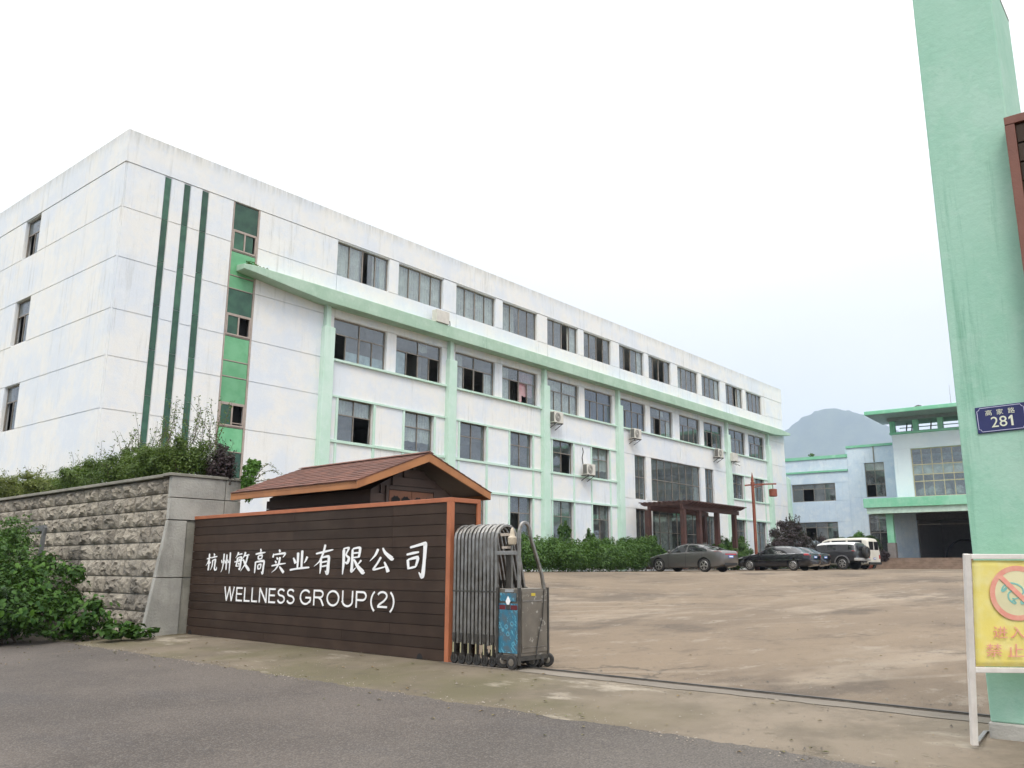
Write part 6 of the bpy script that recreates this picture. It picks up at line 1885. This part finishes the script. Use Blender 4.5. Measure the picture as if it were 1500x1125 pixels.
# clipped hedge between the gate and the entrance
hl = []; rr = random.Random(12)
hx0, hy0, hx1, hy1 = 24.0, 21.6, 41.6, 25.6
dirv = Vector((hx1 - hx0, hy1 - hy0, 0)); hlen = dirv.length; dirv.normalize()
k = 0.0
while k < hlen:
    hgt = 1.30 + .30 * (k / hlen) + rr.uniform(-.16, .16)
    for w in (-.45, .45):
        hl.append((k + rr.uniform(-.2, .2), w * 1.3 + rr.uniform(-.1, .1), hgt * .50 + ground_z(hx0 + dirv.x * k, hy0 + dirv.y * k) - .65, .95, .85, hgt * .56))
    k += .95
bush('hedge', 'long dense green hedge running from the gate to the grey car', 'hedge', (hx0, hy0, .65), hl, 60000, .125, L_HEDGE, 3, stems=14, rotz=math.atan2(dirv.y, dirv.x), zmin=-1.2)
# creepers and bushes at the foot of the factory
zg = lambda x, y: ground_z(x, y)
bush('shrub', 'straggly shrub growing against a ground floor window above the hedge', 'shrub', (36.6, 27.0, zg(36.6, 27)), [(0, 0, 1.3, .35, .3, .9), (.4, 0, 2.0, .3, .25, .6), (2.3, -.2, 1.5, .5, .3, .7), (3.4, -.4, 1.2, .6, .4, .6)], 5000, .14, L_HEDGE, 5, 'shrubs by the factory')
bush('shrub', 'rounded bright green shrub rising over the hedge end by the entrance glazing', 'shrub', (43.2, 25.9, zg(43.2, 25.9)), [(0, 0, 1.2, 1.1, .8, 1.0), (-1.2, .2, 1.0, .9, .7, .85), (1.0, 0, .9, .9, .7, .7)], 9000, .13, L_HEDGE, 6, 'shrubs by the factory')
bush('shrub', 'dark green shrub behind the last pergola post', 'shrub', (53.8, 25.5, zg(53.8, 25.5)), [(0, 0, 1.0, 1.3, .9, .9), (1.4, .2, 1.2, 1.0, .8, 1.1), (-1.0, .3, 1.3, .7, .6, 1.1)], 9000, .15, L_HEDGE, 7, 'shrubs by the factory')
bush('shrub', 'green shrub in front of the lamp post foot behind the first black saloon', 'shrub', (50.0, 24.6, zg(50, 24.6)), [(0, 0, .8, 1.2, .8, .9), (1.4, -.2, .7, 1.0, .8, .8)], 7000, .14, L_HEDGE, 8, 'shrubs by the factory')
bush('purple_shrub', 'large dark purple leaved shrub behind the black saloons', 'shrub', (60.5, 24.2, zg(60, 24)), [(0, 0, 1.7, 1.9, 1.4, 1.6), (-1.6, .2, 1.3, 1.3, 1.0, 1.2), (1.9, -.6, 1.2, 1.5, 1.1, 1.1), (.4, 0, 2.6, 1.0, .8, .8)], 20000, .15, L_PURPLE, 9, sprigs=40, sprig_len=.7)
bush('purple_shrub', 'smaller dark purple shrub between the large purple one and the white van', 'shrub', (65.0, 23.2, zg(65, 23)), [(0, 0, 1.2, 1.5, 1.1, 1.1), (1.3, -.6, 1.0, 1.2, .9, .9)], 9000, .15, L_PURPLE, 10, sprigs=14)
bush('shrub', 'olive green shrub below the lower strip window of the workshop', 'shrub', (69.2, 23.8, zg(69, 23)), [(0, 0, 1.2, 1.3, 1.1, 1.1), (.6, -1.4, 1.0, 1.0, 1.0, .9)], 8000, .16, L_PRIVET, 11, 'shrubs by the factory')
bush('shrub', 'flat topped dark green shrub rising above the white van roof', 'shrub', (71.0, 22.7, zg(71, 22)), [(0, 0, 2.0, 1.0, 1.25, .65), (0, -.9, 1.7, .8, .8, .6)], 8000, .16, L_HEDGE, 12, 'shrubs by the factory')
bush('shrub', 'long low dark planting strip behind the parked black cars and the van', 'shrub', (62.0, 23.3, zg(62, 23.3)), [(x_, .2 * math.sin(x_), .28, .9, .55, .42) for x_ in [-9 + .95 * q for q in range(20)]], 14000, .14, L_BUSHD, 16, 'shrubs by the factory', rotz=-.14)
# potted plant beside the steps
pp = R(-6.4, -6.0); pz = ground_z(pp.x, pp.y)
pt_ = thing('potted_plant', 'large terracotta pot with a leafy plant beside the workshop steps', 'potted plant', (pp.x, pp.y, pz))
MB().lathe([(.30, 0), (.42, .12), (.52, .55), (.56, .62), (.50, .62), (.45, .5), (.0, .5)], (0, 0, 0), 'z', 20).build('pot', POT, pt_, smooth=True)
rs = np.random.RandomState(4); P_, N_ = lumps_points([(0, 0, 1.0, .45, .45, .5), (-.3, .2, 1.7, .5, .5, .6), (-.4, .3, 2.3, .4, .4, .45)], 1600, rs)
V_, T_ = leaf_arrays(P_, N_, .20 * (.6 + .7 * rs.random(1600)), rs); np_mesh('foliage', V_, T_, L_BRIGHT, pt_)
MB().tube([(0, 0, .5), (-.2, .1, 1.2), (-.35, .25, 2.2)], .03, 6, .01).build('stem', BARK, pt_)
pq = R(-5.9, -7.0)
bush('shrub', 'dark small shrub at the foot of the workshop canopy column', 'shrub', (pq.x, pq.y, 1.35), [(0, 0, .8, .45, .5, .6), (.1, .5, .5, .4, .4, .4)], 2500, .14, L_PURPLE, 14)

# planting on top of the retaining wall
def on_wall(a, n=-.05, z=2.80): p = S(n, 7.05 + a, z); return (p.x, p.y, p.z)
plan = [  # along, lumps (local: x = into the bank, y = along), leaves, material, label
 (.9, [(.15, 0, .46, .50, .60, .48), (.35, .5, .42, .5, .5, .46), (.5, -.2, .5, .4, .4, .5)], 8500, L_PRIVET, 'airy privet shrub with long sprigs at the planter corner', 34, .9),
 (2.3, [(.1, 0, .46, .55, .85, .50), (.35, .6, .56, .5, .6, .52), (.4, -.5, .5, .5, .5, .5)], 11000, L_PRIVET, 'dense olive green privet shrub on the bank, second from the planter corner', 20, .6),
 (4.0, [(.1, 0, .44, .5, .95, .48), (.4, -.5, .48, .5, .7, .50)], 10000, L_PRIVET, 'olive green privet shrub on the bank, third from the planter corner', 14, .5),
 (6.0, [(.1, 0, .36, .5, 1.1, .40), (.4, .5, .42, .5, .8, .42)], 9500, L_PRIVET, 'low privet shrub halfway along the bank above the stone wall', 10, .4),
 (8.2, [(.1, 0, .36, .55, 1.2, .40), (.5, .6, .38, .5, .9, .40)], 9500, L_YELLOW, 'yellow green low shrub above the left part of the stone wall', 8, .35),
 (10.6, [(.1, 0, .40, .55, 1.4, .45), (.5, 1.0, .40, .5, 1.0, .43)], 10000, L_YELLOW, 'yellow green low shrub farthest left on the bank', 8, .35),
 (13.2, [(.1, 0, .42, .6, 1.5, .48), (.5, 1.3, .42, .5, 1.0, .46)], 9000, L_YELLOW, 'yellow green shrub where the stone wall runs out of view', 8, .35)]
for i, (a, lm, n, m, lab, sg, sl) in enumerate(plan):
    bush('planter_shrub', lab, 'shrub', on_wall(a), lm, n, .062 if i < 4 else .07, m, 30 + i, 'shrubs along the top of the retaining wall', stems=8, rotz=SROT, sprigs=sg, sprig_len=sl, zmin=.0, shell=.25, jitter=.2)
bush('planter_shrub', 'dark purple shrub behind the planter corner beside the green glazed strip', 'shrub', on_wall(.25, .55), [(0, 0, .38, .32, .30, .42), (.1, -.2, .3, .25, .2, .3)], 3200, .06, L_PURPLE, 40, 'shrubs along the top of the retaining wall', sprigs=10, sprig_len=.4, rotz=SROT, zmin=0, shell=.25)
bush('creeper', 'bright green creeper tumbling over the concrete end by the hut roof', 'climbing plant', on_wall(-.12, .98, 2.55), [(0, -.05, .38, .16, .16, .36), (.05, -.02, .12, .14, .1, .25), (.12, 0, .62, .16, .12, .18)], 2400, .075, L_BRIGHT, 41, sprigs=0, rotz=SROT, zmin=-.5, stems=3)
fn = thing('fern_fronds', 'arching yellow green fern fronds at the end of the planter', 'fern', on_wall(-.10, 1.12, 2.86))
b = MB(); rs = np.random.RandomState(9); PP = []; NN = []
for k, (dx, dz) in enumerate(((.75, .10), (.62, .28), (.50, .40), (.45, -.05))):
    pts = [(dx * t, -.1 * t, dz * math.sin(t * 2.4) ) for t in [q / 8 for q in range(9)]]
    b.tube(pts, .008, 5, .003)
    for q in range(40):
        t = rs.random(); PP.append((dx * t, -.1 * t + rs.normal() * .035, dz * math.sin(t * 2.4) + rs.normal() * .015)); NN.append((0, 0, 1))
b.build('rib', BARK, fn); V_, T_ = leaf_arrays(np.array(PP), np.array(NN) + rs.normal(size=(len(PP), 3)) * .4, .06 * np.ones(len(PP)), rs); np_mesh('frond', V_, T_, L_YELLOW, fn)

# big roadside bush of broad leaves against the stone wall
bb = S(-2.15, 8.45, -.10)
lm = [(-.3, -.1, .55, .85, .95, .62), (.75, -.5, .45, .55, .55, .5), (-.2, 1.3, .85, .95, 1.1, .85), (.65, 1.0, .9, .6, .8, .75), (-.9, .9, .5, .8, 1.0, .6), (.5, 2.4, 1.0, .8, 1.1, .95), (-.9, 2.6, .8, 1.0, 1.2, .95), (-1.5, 1.8, .5, .8, 1.0, .6), (-.5, 4.2, 1.0, 1.3, 1.4, 1.1), (-1.8, 3.6, .6, .9, 1.3, .75), (-.9, .1, .22, .8, .8, .3), (-1.6, 1.2, .3, .8, 1.0, .4), (.4, -.5, .2, .55, .5, .25), (-2.0, 2.6, .3, .8, 1.2, .4)]
lm = [(a, b, c * .86, d * .93, e * .95, f * .84) for a, b, c, d, e, f in lm]
BU = bush('roadside_bush', 'large broad leaved green bush growing on the road edge against the stone wall', 'bush', tuple(bb), lm, 25000, .088, L_BUSH, 51, stems=12, aspect=.66, rotz=SROT, zmin=.0, shell=.42, jitter=.10)
# the leaves that show largest are pieces of their own
rs = np.random.RandomState(77); cnt = 0
def one_leaf():
    vs = []; fs = []; n = 6
    for i in range(n + 1):
        t = i / n; w = .34 * math.sin(math.pi * min(1, t * .98 + .02)) ** .8 * (1 - .35 * t); z = -.22 * t * t
        vs += [(t, -w, z + .10 * w / .3), (t, 0, z), (t, w, z + .10 * w / .3)]
    for i in range(n):
        a = i * 3; fs += [(a, a + 1, a + 4, a + 3), (a + 1, a + 2, a + 5, a + 4)]
    me = bpy.data.meshes.new('leaf'); me.from_pydata(vs, [], fs); me.update(); me.materials.append(LEAFONE); shade(me, 80); return me
def leafone_mat():
    m = bpy.data.materials.new('single_leaf'); m.use_nodes = True; t = NT(m); t.n.clear(); MATS['single_leaf'] = m
    out = t.new('OutputMaterial'); oi = t.new('ObjectInfo'); cc = t.mix(oi.outputs['Random'], (0.014, 0.054, 0.006), (0.066, 0.145, 0.016))
    pr = t.new('BsdfPrincipled'); t.link(cc, pr.inputs['Base Color']); pr.inputs['Roughness'].default_value = .55; pr.inputs['Specular IOR Level'].default_value = .2
    tl = t.new('BsdfTranslucent'); t.link(cc, tl.inputs[0]); mx = t.new('MixShader'); mx.inputs[0].default_value = .25
    t.link(pr.outputs[0], mx.inputs[1]); t.link(tl.outputs[0], mx.inputs[2]); t.link(mx.outputs[0], out.inputs['Surface']); return m
LEAFONE = leafone_mat(); leaf_me = one_leaf()
inv = Matrix.Rotation(-SROT, 3, 'Z')
view = (inv @ (Vector((0, 0, EYE)) - bb)).normalized()
while cnt < 290:
    l = lm[rs.randint(0, 7)]
    d = Vector(rs.normal(size=3)).normalized()
    if d.dot(view) < .15 or d.z < -.25: continue
    p = Vector((l[0] + d.x * l[3] * 1.06, l[1] + d.y * l[4] * 1.06, l[2] + d.z * l[5] * 1.06))
    if p.z < .06: continue
    if any(((p.x - q[0]) / q[3]) ** 2 + ((p.y - q[1]) / q[4]) ** 2 + ((p.z - q[2]) / q[5]) ** 2 < .9 for q in lm if q is not l): continue
    o = link('leaf', leaf_me, BU); o.location = p
    nrm = (d + view * .5 + Vector((0, 0, .7)) + Vector(rs.normal(size=3)) * .35).normalized()
    down = (Vector((0, 0, -1)) + d * .5 + Vector(rs.normal(size=3)) * .5); xax = (down - nrm * down.dot(nrm)).normalized(); yax = nrm.cross(xax)
    o.rotation_euler = Matrix((xax, yax, nrm)).transposed().to_euler()
    sz = rs.uniform(.08, .135); o.scale = (sz, sz, sz); cnt += 1
b2 = S(-1.35, 6.95, 0)
bush('weed_clump', 'small clump of broad weeds at the foot of the concrete wall end', 'weeds', tuple(b2), [(.35, -.25, .08, .3, .3, .12), (.0, .0, .1, .3, .25, .16)], 260, .13, L_BUSH, 52, stems=0, aspect=.7, rotz=SROT, zmin=.0)
b3 = S(-2.75, 8.0, -.1)
bush('roadside_bush', 'dark small leaved shrub tucked in front of the broad leaved bush', 'bush', tuple(b3), [(0, .35, .45, .45, .5, .5), (-.2, .9, .35, .35, .45, .4)], 6000, .05, L_BUSHD, 53, stems=5, rotz=SROT, zmin=0)
bush('roadside_bush', 'feathery upright green bush at the far left against the stone wall', 'bush', tuple(S(-1.6, 11.6, -.05)), [(0, 0, 1.1, .7, 1.0, 1.1), (.1, .9, 1.0, .7, .8, 1.1)], 9000, .09, L_HEDGE, 54, stems=6, rotz=SROT, zmin=0, sprigs=14, sprig_len=.4)
# steel bracket sticking out above the bush
sbk = thing('steel_bracket', 'grey steel angle bracket standing above the bush at the left edge', 'bracket', tuple(S(-1.2, 11.3, 0)), SROT)
MB().bar([(0, 0, .0), (0, -.15, 1.85), (.0, -.2, 2.02)], .06, .10).bar([(0, -.2, 2.0), (0, .55, 1.98)], .06, .12).build('angle', mat('weathered_steel', (.16, .16, .16), .6), sbk)
# weeds on the ledge end
bush('ledge_weeds', 'tiny weeds sprouting on the left end of the mint ledge', 'weeds', (17.5, 27.6, 12.54), [(0, 0, .08, .3, .12, .12), (.6, 0, .06, .2, .1, .1)], 160, .08, L_HEDGE, 60, stems=0, zmin=0)
bush('roof_weed', 'small weed on the coping of the workshop left block', 'weeds', tuple(R(.1, -.4, 10.82)), [(0, 0, .15, .25, .3, .2)], 120, .14, L_HEDGE, 61, stems=0, zmin=0)
